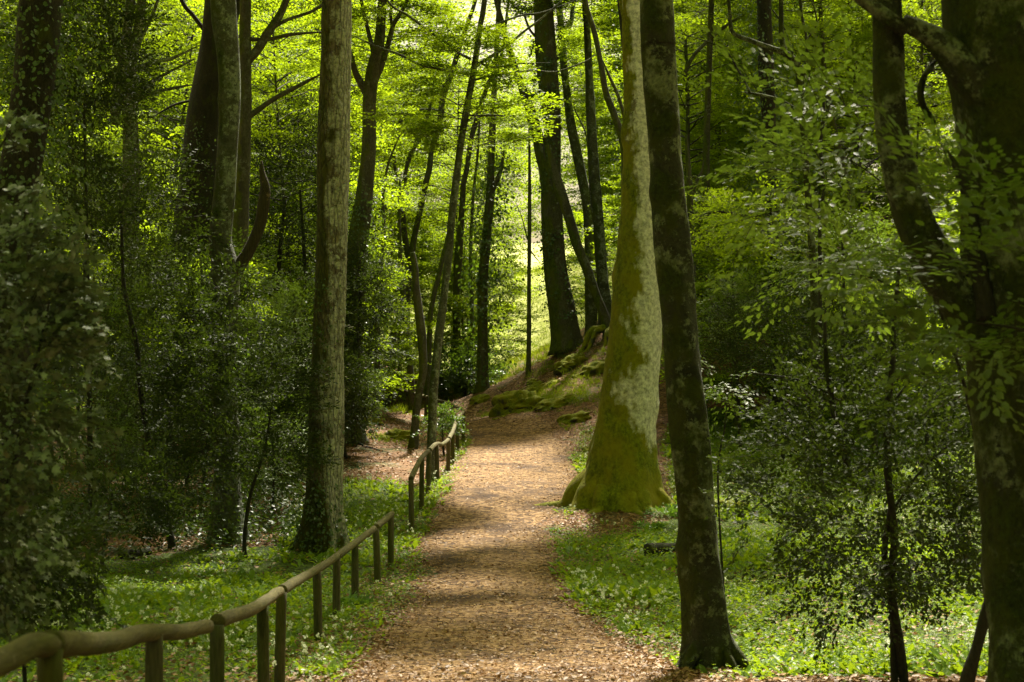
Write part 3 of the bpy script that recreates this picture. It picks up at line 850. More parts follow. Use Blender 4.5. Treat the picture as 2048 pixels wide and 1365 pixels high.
tree("beech_tree", "dark bent trunk disappearing behind the massive beech",
     [[(1252, 420, 20), (1248, 300, 15), (1229, 232, 14), (1212, 187, 13), (1202, 130, 11), (1190, 70, 11), (1178, 30, 10), (1170, 0, 9)], [(1250, 260, 8), (1246, 225, 7), (1234, 187, 7), (1219, 154, 6), (1205, 120, 4)]], "b_far", d=52, ext=5, sides=12)
tree("oak_tree", "dark ivied trunk showing just left of the top of the massive beech",
     [[(1262, 300, 14), (1256, 200, 13), (1250, 100, 12), (1240, 0, 11)]], "b_black", d=58, ext=5, sides=12, ivy=[(5, 16, 900, .1, .2)])
tree("beech_tree", "thin mossy tree with long crooked limbs reaching left, right of the slim dark beech",
     [[(1630, 620, 17), (1624, 500, 14), (1620, 440, 14), (1613, 355, 14), (1607, 258, 14), (1600, 177, 14), (1594, 129, 13), (1580, 114, 12), (1568, 106, 13), (1539, 95, 10), (1500, 81, 9), (1465, 64, 8), (1459, 20, 7), (1457, 0, 7)], [(1572, 112, 12), (1566, 90, 11), (1562, 60, 10), (1562, 0, 9)],
      [(1602, 180, 8), (1612, 120, 7), (1613, 80, 6), (1603, 30, 6), (1600, 0, 6)], [(1601, 224, 8), (1580, 212, 7), (1558, 200, 7), (1520, 190, 6), (1481, 184, 4)], [(1500, 186, 5), (1490, 165, 4), (1475, 139, 4), (1452, 103, 4), (1417, 85, 3), (1352, 64, 2)], [(1613, 80, 4), (1632, 52, 3), (1630, 20, 3), (1622, 0, 2)], [(1596, 145, 4), (1570, 60, 3), (1545, 20, 3)]], "b_dark", d=40, ext=4, sides=12, rough=.1, crown=CRL[2], cs=1.3)
tree("oak_tree", "tree smothered in blue green ivy between the slim dark beech and the thin mossy tree",
     [[(1550, 520, 28), (1545, 400, 26), (1535, 200, 30), (1528, 0, 30)]], "b_black", d=52, ext=6, sides=14, crown=HIGH[1], ivy=[(1, 9, 3500, .10, .60), (7, 17, 3000, .10, .38)])
tree("beech_tree", "straight far trunk with a pale diagonal limb, right of the slim dark beech",
     [[(1409, 500, 18), (1411, 440, 17), (1413, 290, 14), (1417, 161, 12), (1423, 0, 11)], [(1370, 145, 9), (1385, 115, 8), (1407, 90, 7), (1455, 50, 6), (1490, 28, 5), (1513, 6, 3)]], "b_far", d=60, ext=6, sides=12, crown=CR[4], cz=9, cs=.8)
tree("young_tree", "short twisted dark stem with a low fork next to the slim dark beech",
     [[(1384, 500, 15), (1381, 440, 14), (1379, 370, 13), (1375, 310, 9), (1372, 270, 5)], [(1382, 395, 8), (1393, 365, 7), (1402, 345, 5), (1408, 320, 3)]], "b_far", d=55, ext=0, sides=10)
tree("beech_tree", "grey trunk leaning left on the hillside above the right hand shrubs",
     [[(1692, 400, 22), (1684, 340, 18), (1671, 274, 15), (1655, 193, 11), (1645, 100, 9), (1640, 0, 8)]], "b_far", d=58, ext=5, sides=12, crown=CR[0], cz=8, cs=.8)
tree("young_tree", "thin wriggling dark stem just right of the thin mossy tree",
     [[(1640, 520, 8), (1640, 420, 8), (1648, 380, 7), (1641, 300, 7), (1648, 220, 6), (1640, 180, 5), (1630, 150, 3)]], "b_black", d=38, ext=0, sides=8, rough=.15)
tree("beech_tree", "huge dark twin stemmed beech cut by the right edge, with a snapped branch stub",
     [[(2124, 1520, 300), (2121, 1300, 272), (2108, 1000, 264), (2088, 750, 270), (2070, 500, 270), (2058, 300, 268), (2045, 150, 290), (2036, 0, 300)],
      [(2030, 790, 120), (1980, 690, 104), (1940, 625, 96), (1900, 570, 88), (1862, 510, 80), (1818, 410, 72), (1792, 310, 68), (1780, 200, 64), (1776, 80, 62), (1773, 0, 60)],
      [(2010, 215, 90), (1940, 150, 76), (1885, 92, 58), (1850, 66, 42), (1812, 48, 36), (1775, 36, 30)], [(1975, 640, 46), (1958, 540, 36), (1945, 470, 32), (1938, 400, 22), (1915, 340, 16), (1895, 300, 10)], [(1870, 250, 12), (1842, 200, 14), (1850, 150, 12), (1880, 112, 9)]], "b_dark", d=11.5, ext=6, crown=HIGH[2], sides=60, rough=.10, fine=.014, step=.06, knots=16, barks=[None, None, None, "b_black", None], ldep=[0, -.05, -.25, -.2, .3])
tree("young_tree", "dark sapling stem leaning right at the foot of the huge twin stemmed beech",
     [[(1930, 1390, 26), (1940, 1340, 24), (1956, 1285, 22), (1984, 1178, 20), (2005, 1080, 16), (2020, 980, 10)]], "b_black", d=14, ext=0, sides=10, rough=.12)

# background beeches: trunk and crown copied from a few patterns
proto = []
for k in range(4):
    pts = np.array([[0, 0, -.3, .21], [.1, 0, 2, .17], [.05 - .2 * (k % 2), .1, 5, .14], [.2 * (k - 1.5), 0, 9, .10], [.25 * (k - 1.5), .1, 13, .04]])
    V, fs = tube(pts, sides=10, rough=.08, flare=.3, hf=.4, seed=nseed(), step=.4)
    proto.append(mesh_np("background_trunk", V, fs, [M["b_far"]], None, True))


def bgtree(px, d, k, cs, label, group, low=False, tw=1.0):
    x = (px - 1024) / F * d
    q = P(px, 700, d)
    z = float(ground(x, q[1]))
    root = empty("beech_sapling" if low else "background_beech", (x, q[1], z), label, "tree", group)
    t = link("trunk", proto[k % 4], root)
    t.scale = (.45 * tw, .45 * tw, .42 * cs) if low else (tw, tw, 1.0)
    c = link("crown", CRL[k % 3] if low else CR[k % 5], root)
    c.scale = (cs, cs, cs * (1.0 if low else 1.32))
    t.rotation_euler.z = k * 1.1
    c.rotation_euler.z = k * 2.3
    return root


bgr = np.random.default_rng(5)
k = 0
for d, pxs in ((74, [-60, 120, 300, 470, 590, 700, 1470, 1580, 1720, 1850, 1980, 2120]), (88, [-20, 90, 210, 340, 430, 540, 640, 750, 1240, 1290, 1340, 1390, 1420, 1530, 1640, 1760, 1890, 2030]), (104, [30, 160, 290, 400, 520, 620, 640, 830, 935, 1230, 1310, 1380, 1490, 1600, 1720, 1850, 1990])):
    for px in pxs:
        k += 1
        bgtree(px + bgr.uniform(-25, 25), d + bgr.uniform(-5, 5), k, bgr.uniform(.85, 1.2), "leafy beech far back on the slope, its trunk half hidden by bright leaves", "beeches filling the slope behind", tw=bgr.uniform(.6, 1.2))
LOW = [(975, 99, 1.2), (640, 50, .8), (420, 46, .9), (200, 44, .9), (60, 62, 1.3), (270, 56, 1.0), (1440, 70, 1.2), (1900, 60, 1.2), (1750, 46, .8), (560, 56, .9), (610, 62, 1.1), (330, 52, 1.0), (150, 58, 1.1), (800, 70, 1.0), (880, 74, 1.1), (930, 68, .7), (1190, 72, .9), (1470, 52, 1.0), (1400, 58, 1.0), (1560, 60, 1.1), (1700, 54, 1.0), (1820, 50, 1.0), (1950, 54, 1.1), (1640, 68, 1.2), (1300, 68, 1.0), (740, 60, .9), (450, 60, 1.2), (240, 66, 1.2), (40, 50, 1.0), (1780, 66, 1.2)]
for i, (px, d, cs) in enumerate(LOW):
    bgtree(px, d, i, cs, "low layered young beech among the taller trunks of the middle distance", "young beeches of the undergrowth", low=True)

for i, (px, d) in enumerate([(596, 54), (640, 60), (667, 66), (905, 74), (942, 82), (1395, 66), (1452, 72), (1600, 66), (1745, 58), (545, 64), (310, 60), (1850, 64)]):
    o_ = bgtree(px, d, i + 50, .75, "slender bare stem among the far leaves, thinner than its neighbours", "slender stems of the far wood", tw=.42 + .1 * (i % 3))
    o_.name = "slender_beech"
    o_.rotation_euler = (0, R((-4, 3, 6, -2)[i % 4]), i * .7)

# far wooded slopes and unseen foliage added behind the camera to block skylight, too many leaves and trees to count
r = np.random.default_rng(77)
L = Leaves()
ang = np.concatenate([r.uniform(-.42, .42, 5600), r.uniform(.42, 1.1, 1300) * r.choice([-1, 1], 1300), r.uniform(1.1, math.pi, 3200) * r.choice([-1, 1], 3200)])
aa = np.abs(ang)
n_ = len(ang)
rad = np.where(np.abs(ang - .006) < .05, r.uniform(178, 205, n_), np.where(aa < .42, r.uniform(112, 150, n_), np.where(aa < 1.1, r.uniform(60, 110, n_), r.uniform(22, 46, n_))))
hgt = r.uniform(0, 1, n_) ** .9 * np.where(aa < .42, 36, 27)
c = np.stack([np.sin(ang) * rad, np.cos(ang) * rad, 0 * rad], -1)
c[:, 2] = gz(c) + hgt
keep = ~((np.abs(ang - .010) < .026) & (hgt < 9))
th_ = (ang > -.09) & (ang < -.015) & (hgt > 13) & (r.uniform(0, 1, n_) < .5)
c = c[keep & ~th_]
dd = unit(r.normal(0, 1, c.shape) * np.array([1, 1, .3]))
big = np.repeat(c, 1, 0)
sprays(L, r, big, dd, 3.2, 44, .36, fan=.5, tilt=.35, twig=0)
w_ = link("surrounding_woods", L.build("surrounding_woods", "rhomb", M["beech"]))
tag(w_, "far leafy woods closing the view, with unseen foliage behind the camera for shade", "woods", kind="stuff")

# leaf roof added to block skylight, thinned to let sun reach path and beds
r = np.random.default_rng(78)
L = Leaves()
n_ = 6500
c = np.stack([r.uniform(-34, 34, n_), r.uniform(-22, 50, n_), r.uniform(0, 7, n_)], -1)
pl, pr = path_edges(c[:, 1])
off = np.abs(c[:, 0] - (pl + pr) / 2)
lump = wav(c[:, 0], c[:, 1], 79, 3.5, 3)
keep = (lump > np.where(off > 6, -1.6, -.30)) & ((off > 4) | (lump > -.05)) & (r.uniform(0, 1, n_) < np.where((c[:, 0] - (pl + pr) / 2 < 9) & (c[:, 0] - (pl + pr) / 2 > -5) & (c[:, 1] > 22), .30, 1))
c = c[keep]
c[:, 2] += gz(c) + 12.5 + np.clip((c[:, 1] - 30) * .08, -2, 4)
sprays(L, r, c, unit(r.normal(0, 1, c.shape) * np.array([1, 1, .2])), 2.2, 40, .26, fan=.45, tilt=.25, twig=.008)
tag(link("shade_canopy", L.build("shade_canopy", "rhomb", M["beech"])), "added beech leaf roof high overhead that shades the path and the woodland floor", "foliage", kind="stuff")

# ------------------------------------------------------------------ fences
def fence(label, rail, posts, rr=.052):
    rp = np.array([[*P(x, y, d), rr] for x, y, d in rail])
    base = P(*posts[0][:2], posts[0][2])
    base[2] = float(ground(base[0], base[1]))
    root = empty("rail_fence", base, label, "fence", "round pole fences along the path")
    q = catmull(rp, .12)
    # rails run from post to post
    pp = []
    for x, y, d in posts:
        i = int(np.argmin(np.abs(proj(q[:, :3])[2] - d) + np.abs(proj(q[:, :3])[0] - x) * .02))
        pp.append(i)
    cuts = sorted(set([0] + pp[::2] + [len(q) - 1]))
    for a, b in zip(cuts[:-1], cuts[1:]):
        if b - a < 2:
            continue
        s = q[a:b + 1].copy()
        n = len(s)
        s[:, 3] *= np.linspace(1.06, .93, n)
        s[:, 2] += np.random.default_rng(nseed()).normal(0, .003, n)
        tube_obj("rail", s[::max(1, n // 10)] if n > 20 else s, M["rail"], root, base, sides=14, rough=.05, seed=nseed(), step=.08)
    for i, (x, y, d) in zip(pp, posts):
        t = q[i]
        gzv = float(ground(t[0], t[1]))
        tl = np.random.default_rng(nseed()).normal(0, .02, 2)
        pts = np.array([[t[0] + tl[0], t[1] + tl[1], gzv - .15, .054], [t[0] + tl[0] * .5, t[1] + tl[1] * .5, (gzv + t[2]) / 2, .053], [t[0], t[1] + .0, t[2] - .02, .052]])
        tube_obj("post", pts, M["post"], root, base, sides=14, rough=.03, seed=nseed(), step=.1)
    return root


fence("near round pole fence curving out of the bottom left corner",
      [(-120, 1385, 5.4), (-60, 1352, 5.9), (0, 1326, 6.2), (67, 1292, 6.5), (123, 1288, 6.9), (225, 1283, 8.5), (308, 1263, 9.9), (369, 1265, 10.9), (441, 1242, 12.3), (513, 1214, 14.2), (559, 1183, 16.3), (615, 1150, 19.5), (646, 1132, 21), (700, 1094, 24.3), (752, 1055, 27), (784, 1028, 29)],
      [(98, 1288, 6.8), (308, 1263, 9.9), (432, 1245, 12.1), (525, 1208, 14.6), (562, 1180, 16.5), (632, 1142, 20.4), (671, 1116, 22.7), (708, 1090, 24.8), (750, 1056, 27), (782, 1029, 28.9)])
fence("farther round pole fence bending sharply left at the end of the visible path",
      [(822, 958, 33.5), (832, 936, 34.7), (844, 915, 36), (859, 901, 38.3), (872, 889, 40.5), (885, 889, 42), (898, 877, 43.5), (907, 860, 45.5), (914, 839, 47.6), (927, 822, 50), (914, 815, 51.5), (897, 807, 53.5), (879, 802, 56), (856, 795, 59), (821, 785, 63), (788, 778, 66.5), (745, 775, 70)],
      [(822, 958, 33.5), (843, 916, 36), (859, 901, 38.3), (874, 889, 40.7), (896, 878, 43.3), (906, 862, 45.3), (915, 838, 47.7), (927, 822, 49.9), (905, 811, 52.6), (882, 803, 55.6), (856, 795, 59), (827, 786, 62.5), (788, 778, 66.5)])

# ------------------------------------------------------------------ rocks, stumps, logs
def rock(name, label, px, py, size, squash=.6, d=None, mat="rock", cat="rock", group=None, n=3):
    dd, b = hit(px, py)
    r = np.random.default_rng(nseed())
    import bmesh
    bm = bmesh.new()
    for k in range(n):
        off = Vector(r.normal(0, .45, 3)) * size * (1 if k else 0)
        off.z = abs(off.z) * .3
        res = bmesh.ops.create_icosphere(bm, subdivisions=4, radius=1)
        sz = size * (1 if k == 0 else r.uniform(.4, .7))
        for v in res["verts"]:
            c0 = v.co.copy()
            a = np.array([c0.x, c0.y, c0.z])
            f = 1.05 - .34 * abs(float(wav(a[0] * 1.6 + k, a[1] * 1.6 + a[2] * 1.5, 400 + k + _seed[0], .7, 2))) + .17 * float(wav(a[0] * 5, a[1] * 5 + a[2] * 6, 500 + k, .6, 3))
            v.co = Vector((c0.x * f * sz * 1.35, c0.y * f * sz, c0.z * f * sz * squash)) + off
    me = bpy.data.meshes.new(name)
    bm.to_mesh(me)
    bm.free()
    for pl in me.polygons:
        pl.use_smooth = True
    me.materials.append(M[mat])
    o = link(name, me, None, (b[0], b[1], b[2] + size * squash * .02))
    gx_, gy_ = float(ground(b[0] + .5, b[1]) - ground(b[0] - .5, b[1])), float(ground(b[0], b[1] + .5) - ground(b[0], b[1] - .5))
    o.rotation_euler = (math.atan(gy_) * .6, -math.atan(gx_) * .8, r.uniform(-.5, .5))
    return tag(o, label, cat, group)


for lab, px, py, s, sq in (("large moss covered rock at the foot of the bank where the path ends", 1036, 822, .62, .8), ("long mossy rock low on the bank, right of the large moss covered one", 1105, 815, .42, .5), ("flat mossy rock beside the path nearest the massive beech", 1150, 842, .40, .5),
                          ("mossy boulder higher up the bank under the stout tree", 1140, 735, .42, .7), ("green mossy hump in the middle of the bank", 1078, 782, .40, .5), ("small mossy rock among grass at the left rim of the bank", 960, 805, .30, .6),
                          ("mossy stone just below the leaning mossy trunk", 1195, 745, .4, .6), ("low mossy stone between two rocks of the bank", 1130, 800, .25, .5), ("mossy stones by the left foot of the massive beech", 1180, 905, .22, .5),
                          ("dark mossy outcrop on the right hand slope behind the slim dark beech", 1495, 545, 1.1, .9), ("black mossy stump behind the broken stub on the left slope", 520, 690, .9, 1.1), ("dark stone in the leaf litter left of the scaly trunk", 385, 640, .5, .6),
                          ("mossy stone in the litter below the twisting trunk", 735, 850, .35, .6), ("dark mossy hump beside the fence trees", 800, 880, .4, .6), ("mossy mound on the garlic bed right of the slim dark beech", 1450, 1020, .35, .5)):
    rock("mossy_rock", lab, px, py, s * 1.1, min(1.1, sq * 1.25), group="mossy rocks")


rr_ = np.random.default_rng(88)
for k_ in range(26):
    t_ = rr_.uniform(0, 1)
    px_, py_2 = 985 + t_ * 225 + rr_.uniform(-10, 10), 828 - t_ * 115 + rr_.uniform(-45, 70) * (.35 + .65 * t_)
    if py_2 < 705 + (1200 - px_) * .33 - 20:
        continue
    rock("mossy_stone", "small mossy stone among the many strewn over the grassy bank", px_, py_2, rr_.uniform(.08, .22), .7, group="small stones of the bank", n=2)


def log(label, a, b, w, mat="b_dead", name="fallen_log", cat="log", bend=.1):
    pa, pb = hit(*a)[1], hit(*b)[1]
    n = 7
    r = np.random.default_rng(nseed())
    t = np.linspace(0, 1, n)[:, None]
    pts = pa * (1 - t) + pb * t + r.normal(0, bend * .3, (n, 3)) * np.array([1, 1, .2])
    pts[:, 2] = ground(pts[:, 0], pts[:, 1]) + w * .6
    o = tube_obj(name, np.hstack([pts, (w * (1 - .5 * t))]), M[mat], None, pts[0], sides=10, rough=.15, seed=nseed())
    o.location = pts[0]
    return tag(o, label, cat)


log("dead brown stick lying against the roots of the massive beech", (1130, 1008), (1205, 1014), .05)
log("dark rotten log in the garlic right of the massive beech", (1300, 1112), (1372, 1105), .13, "b_black")
log("thin dead branch lying on the left litter slope", (690, 880), (760, 905), .04, "b_black")
log("short dark log half hidden under the left holly", (240, 1120), (300, 1112), .10, "b_black")

# ------------------------------------------------------------------ shrubs and saplings
def shrub(name, label, px, d, py, mesh, stems, cat="shrub", group=None, z0=None, ivy=None):
    """foliage mesh centred at the pixel; stems as px, py, w polylines at the same distance"""
    c = P(px, py, d)
    b = np.array([c[0], c[1], float(ground(c[0], c[1]))])
    root = empty(name, b, label, cat, group)
    o = link("foliage", mesh, root)
    o.location = c - b
    for si, s in enumerate(stems):
        pts = np.array([[*P(x, y, d), w / 2 / F * d] for x, y, w in s])
        gzv = float(ground(pts[0, 0], pts[0, 1]))
        if pts[0, 2] > gzv and (si == 0 or pts[0, 2] < gzv + .6):
            pts = np.vstack([[pts[0, 0] + .06, pts[0, 1], gzv - .05, pts[0, 3] * 1.1], pts])
        jr = np.random.default_rng(nseed())
        pts[1:-1, :2] += jr.normal(0, .012 * d / 10, (len(pts) - 2, 2))
        tube_obj("stem", pts, M["b_black"], root, b, sides=9, rough=.12, seed=nseed())
    return root


def rad_px(d, wx, wy, dep=None):
    return (wx / F * d, dep or wx / F * d, wy / F * d)


shrub("maple_bush", "pale grey green broad leaved bush close to the camera at the left edge", -10, 10.5, 790,
      bush_mesh("maple_foliage", 201, rad_px(10.5, 128, 430, .45), 290, 32, .052, M["maple"], "maple", .36, .9, .38, .0, .40, .004, jit=.6, bottom=-.95), [[(-40, 1300, 16), (-30, 900, 12), (-10, 500, 6)], [(-60, 1300, 14), (60, 800, 8), (100, 600, 4)]])
shrub("holly_bush", "low dark bush under the pale left edge bush, beside the garlic", 40, 13, 1130,
      bush_mesh("holly_foliage", 242, rad_px(13, 150, 110, .6), 170, 32, .055, M["holly"], "holly", .4, .55, .4, .1, .22, bottom=-.8), [[(40, 1240, 8), (45, 1150, 6), (50, 1080, 3)]])
shrub("maple_sprig", "small pale leafy sprig hanging in front of the black ivied trunk", -5, 10.5, 265,
      bush_mesh("sprig_foliage", 202, (.14, .14, .05), 9, 16, .07, M["maple"], "maple", .2, 1.0, .4), [[(-40, 420, 5), (-20, 330, 4), (20, 262, 3)]])
shrub("holly_bush", "tall dark holly filling the space left of the pale blotched beech", 235, 30, 600,
      bush_mesh("holly_foliage", 203, rad_px(30, 180, 360, 1.6), 500, 40, .075, M["holly"], "holly", .75, .5, .45, .1, .22), [[(335, 1090, 18), (318, 1000, 15), (295, 870, 13), (280, 780, 11), (268, 690, 10), (257, 620, 9), (250, 560, 8), (243, 470, 6), (240, 380, 4)], [(165, 700, 6), (168, 520, 5), (175, 420, 3)]])
shrub("holly_bush", "grey green holly growing round the foot of the pale blotched beech", 470, 29.3, 830,
      bush_mesh("holly_foliage", 204, rad_px(29.3, 150, 250, 1.0), 380, 38, .07, M["holly"], "holly", .6, .5, .5, .1, .28), [[(490, 1095, 9), (500, 1000, 7), (530, 900, 5), (545, 800, 3)]])
shrub("holly_bush", "small low holly bush under the left hand holly tree", 215, 27, 1010,
      bush_mesh("holly_foliage", 205, rad_px(27, 170, 95, 1.0), 230, 36, .065, M["holly"], "holly", .5, .5, .5, .15, .2), [[(210, 1120, 8), (215, 1040, 6), (225, 980, 3)]])
shrub("holly_bush", "dark holly leaning over the forked ivied tree near the far fence", 715, 49, 620,
      bush_mesh("holly_foliage", 206, rad_px(49, 70, 170, 1.2), 300, 36, .09, M["holly"], "holly", .7, .5, .45, 0, .15), [[(705, 800, 10), (712, 650, 8), (720, 520, 4)]])
for lab_, px_, d_, py_3, wx_, wy_, sd_ in (("dark holly clump half way up the left slope, behind the left edge bush", 110, 42, 700, 150, 110, 221), ("low dark bush on the litter between the holly trees, below the dark ivy trunk", 360, 40, 850, 95, 70, 222), ("dark shrub filling the shade between pale blotched beech and scaly trunk", 565, 44, 760, 85, 110, 223), ("dark holly high on the left slope beside the pale forked tree", 190, 50, 430, 130, 170, 224), ("dark bush in the shade right behind the scaly trunk", 690, 46, 800, 45, 80, 225)):
    shrub("holly_bush", lab_, px_, d_, py_3, bush_mesh("holly_foliage", sd_, rad_px(d_, wx_, wy_, 1.3), 230, 36, .085, M["holly"], "holly", .75, .5, .45, .1, .2), [[(px_ + 8, py_3 + wy_ + 20, 8), (px_, py_3, 6), (px_ - 6, py_3 - wy_ * .6, 3)]], group="hollies of the left slope")
shrub("holly_tree", "dark evergreen crown crowding the top left corner behind the black trunk", 165, 31, 130,
      bush_mesh("holly_foliage", 241, rad_px(31, 120, 190, 1.2), 420, 38, .075, M["holly"], "holly", .75, .5, .45, .05, .2), [[(190, 1000, 12), (180, 600, 9), (168, 200, 5)]], "tree")
shrub("yew_tree", "dark evergreen behind the broken stub, left of the scaly trunk", 585, 52, 420,
      bush_mesh("yew_foliage", 207, rad_px(52, 95, 190, 1.6), 420, 40, .09, M["holly"], "holly", .9, .45, .3, 0, .2), [[(605, 760, 9), (602, 560, 8), (600, 380, 5)], [(570, 760, 11), (562, 560, 10), (570, 400, 5)]], "tree")
shrub("holly_bush", "big black leaved holly on twin stems in the right foreground", 1745, 17, 960,
      bush_mesh("holly_foliage", 208, rad_px(17, 260, 300, 1.1), 500, 34, .06, M["holly"], "holly", .5, .55, .4, -.1, .26, bottom=-.85), [[(1812, 1400, 22), (1798, 1290, 20), (1784, 1178, 18), (1786, 1075, 16), (1779, 952, 15), (1774, 845, 13), (1781, 721, 12), (1794, 650, 10), (1802, 487, 6)], [(1790, 1400, 16), (1779, 1203, 14), (1768, 1111, 13), (1784, 1000, 9)], [(1700, 960, 11), (1664, 819, 13), (1656, 706, 9), (1650, 620, 5)],
       [(1664, 790, 5), (1600, 760, 4), (1500, 745, 2)], [(1790, 800, 5), (1870, 700, 4), (1930, 640, 2)], [(1785, 1020, 6), (1850, 930, 5), (1940, 860, 3)]])
shrub("holly_bush", "dark undergrowth of glossy leaves on the slope behind the right hand holly", 1600, 44, 690,
      bush_mesh("holly_foliage", 209, rad_px(44, 190, 110, 1.8), 300, 38, .085, M["holly"], "holly", .75, .5, .45, .1, .15), [[(1560, 800, 8), (1565, 700, 6)], [(1650, 800, 8), (1640, 690, 6)]])
shrub("holly_bush", "dark glossy shrub on the slope by the huge twin stemmed beech", 1850, 40, 700,
      bush_mesh("holly_foliage", 210, rad_px(40, 150, 120, 1.6), 260, 38, .08, M["holly"], "holly", .7, .5, .45, .1, .18), [[(1850, 820, 8), (1845, 700, 6)]])
shrub("leafy_shrub", "round leafy shrub in the light at the far end of the path", 935, 66, 755,
      bush_mesh("shrub_foliage", 211, rad_px(66, 75, 45, 1.3), 260, 30, .10, M["ivy"], "ovate", .7, .6, .5, .2, .1), [[(930, 800, 5), (932, 760, 4)]])
shrub("leafy_shrub", "low shrub under the fence at the foot of the leaning pale trunk", 885, 47, 850,
      bush_mesh("shrub_foliage", 212, rad_px(47, 32, 32, .5), 90, 26, .07, M["ivy"], "ovate", .4, .5, .5, .4, .1), [[(884, 880, 4), (885, 850, 3)]])
shrub("beech_sapling", "layered beech sapling with light green sprays right of the holly on the left slope", 545, 40, 800,
      bush_mesh("beech_sapling_foliage", 213, rad_px(40, 75, 160, 1.0), 130, 44, .075, M["beech_near"], "ovate", .9, .6, .16, 0, .35), [[(545, 960, 6), (548, 840, 5), (542, 700, 3)]], "tree")
shrub("beech_sapling", "layered beech sapling with light green sprays between holly and dark trunk", 330, 36, 660,
      bush_mesh("beech_sapling_foliage", 214, rad_px(36, 120, 150, 1.0), 150, 44, .075, M["beech_near"], "ovate", .9, .6, .16, 0, .35), [[(340, 900, 7), (335, 760, 5), (332, 620, 3)]], "tree")
for lab_, px_, d_, py_3, wx_, wy_, sd_ in (("light green layered sapling left of the scaly trunk, low over dark ground", 590, 42, 700, 60, 150, 231), ("small layered sapling in the shade under the left hand holly", 180, 36, 860, 120, 90, 232), ("young beech with feathery sprays before the dark ivied oak", 400, 38, 560, 110, 90, 233), ("sapling of flat sprays between pale blotched beech and scaly trunk near the bed", 540, 35, 900, 70, 110, 234), ("layered sapling high up beside the black far left trunk", 150, 40, 330, 110, 120, 235), ("flat layered sapling on the right slope above the garlic", 1470, 48, 640, 75, 90, 236), ("wide flat sprayed sapling deep on the right slope", 1680, 42, 520, 130, 110, 237)):
    shrub("beech_sapling", lab_, px_, d_, py_3, bush_mesh("beech_sapling_foliage", sd_, rad_px(d_, wx_, wy_, 1.2), 150, 44, .075, M["beech_near"], "ovate", .85, .6, .15, 0, .3), [[(px_ + 6, py_3 + wy_ + 40, 7), (px_, py_3, 5), (px_ - 5, py_3 - wy_ * .8, 2)]], "tree", "layered beech saplings")
shrub("beech_sapling", "pale leaved beech sprays spreading across the right foreground above the dark holly", 1760, 13.5, 380,
      bush_mesh("beech_sapling_foliage", 215, rad_px(13.5, 270, 330, 1.2), 95, 40, .075, M["beech_near"], "ovate", .75, .58, .14, 0, .42, .004), [[(2020, 1400, 12), (1985, 1100, 10), (1930, 800, 8), (1862, 560, 7), (1835, 380, 5), (1838, 200, 3)], [(1845, 620, 5), (1760, 560, 4), (1650, 545, 2)], [(1838, 430, 4), (1720, 330, 3), (1600, 280, 2)]], "tree")
shrub("beech_sapling", "light green beech sprays hanging before the huge twin stemmed beech", 2010, 10, 600,
      bush_mesh("beech_sapling_foliage", 216, rad_px(10, 190, 330, .35), 60, 40, .07, M["beech_near"], "ovate", .6, .58, .14, 0, .40, .003), [[(2100, 700, 8), (2040, 660, 6), (1900, 640, 3)], [(2100, 430, 7), (2030, 360, 5), (1950, 330, 3)]], "tree")
shrub("beech_sapling", "bright little beech spray beside the slim dark beech trunk", 1455, 24, 770,
      bush_mesh("beech_sapling_foliage", 217, rad_px(24, 65, 38, .4), 16, 34, .07, M["beech_near"], "ovate", .6, .6, .14, 0, .3, .003), [[(1440, 960, 4), (1450, 850, 3), (1455, 770, 2)]], "tree")
shrub("beech_sapling", "arching young beech with bright sprays on the slope right of the slim dark beech", 1500, 46, 445,
      bush_mesh("beech_sapling_foliage", 218, rad_px(46, 110, 60, 1.2), 110, 44, .085, M["beech"], "ovate", 1.0, .6, .14, 0, .3), [[(1375, 470, 4), (1400, 435, 5), (1450, 425, 5), (1520, 440, 4), (1570, 465, 3)]], "tree")

# ------------------------------------------------------------------ ground cover
def inside(poly, x, y):
    poly = np.asarray(poly, float)
    c = np.zeros(len(x), bool)
    j = len(poly) - 1
    for i in range(len(poly)):
        xi, yi = poly[i]
        xj, yj = poly[j]
        c ^= ((yi > y) != (yj > y)) & (x < (xj - xi) * (y - yi) / (yj - yi + 1e-9) + xi)
        j = i
    return c


def world_poly(px):
    return np.array([hit(x, y)[1][:2] for x, y in px])


BED_R = world_poly([(1105, 1052), (1190, 1075), (1290, 1068), (1350, 1030), (1330, 900), (1335, 850), (1420, 822), (1600, 806), (1900, 826), (2300, 850), (2600, 1000), (2800, 1360), (1560, 1360), (1440, 1372), (1345, 1330), (1255, 1285), (1148, 1215), (1132, 1160), (1112, 1110)])
BED_L = world_poly([(-500, 1360), (-420, 1130), (100, 1120), (400, 1100), (560, 1095), (600, 1000), (690, 965), (780, 968), (872, 998), (862, 1045), (832, 1090), (846, 1150), (832, 1205), (770, 1255), (715, 1300), (690, 1345), (560, 1500), (100, 1700), (-200, 1500)])
BANK = world_poly([(945, 820), (985, 835), (1060, 830), (1150, 870), (1190, 900), (1215, 850), (1215, 680), (1130, 700), (1060, 752), (985, 780)])


cen = (np.stack([XX, YY], -1)[:-1, :-1] + np.stack([XX, YY], -1)[1:, 1:]).reshape(-1, 2) / 2
cen = cen + np.stack([wav(cen[:, 0], cen[:, 1], 61, .6, 2), wav(cen[:, 0], cen[:, 1], 62, .6, 2)], -1) * .2
mid = np.where(inside(BED_R, cen[:, 0], cen[:, 1]) | inside(BED_L, cen[:, 0], cen[:, 1]), 2, mid)
g.data.polygons.foreach_set("material_index", mid.astype(np.int32))


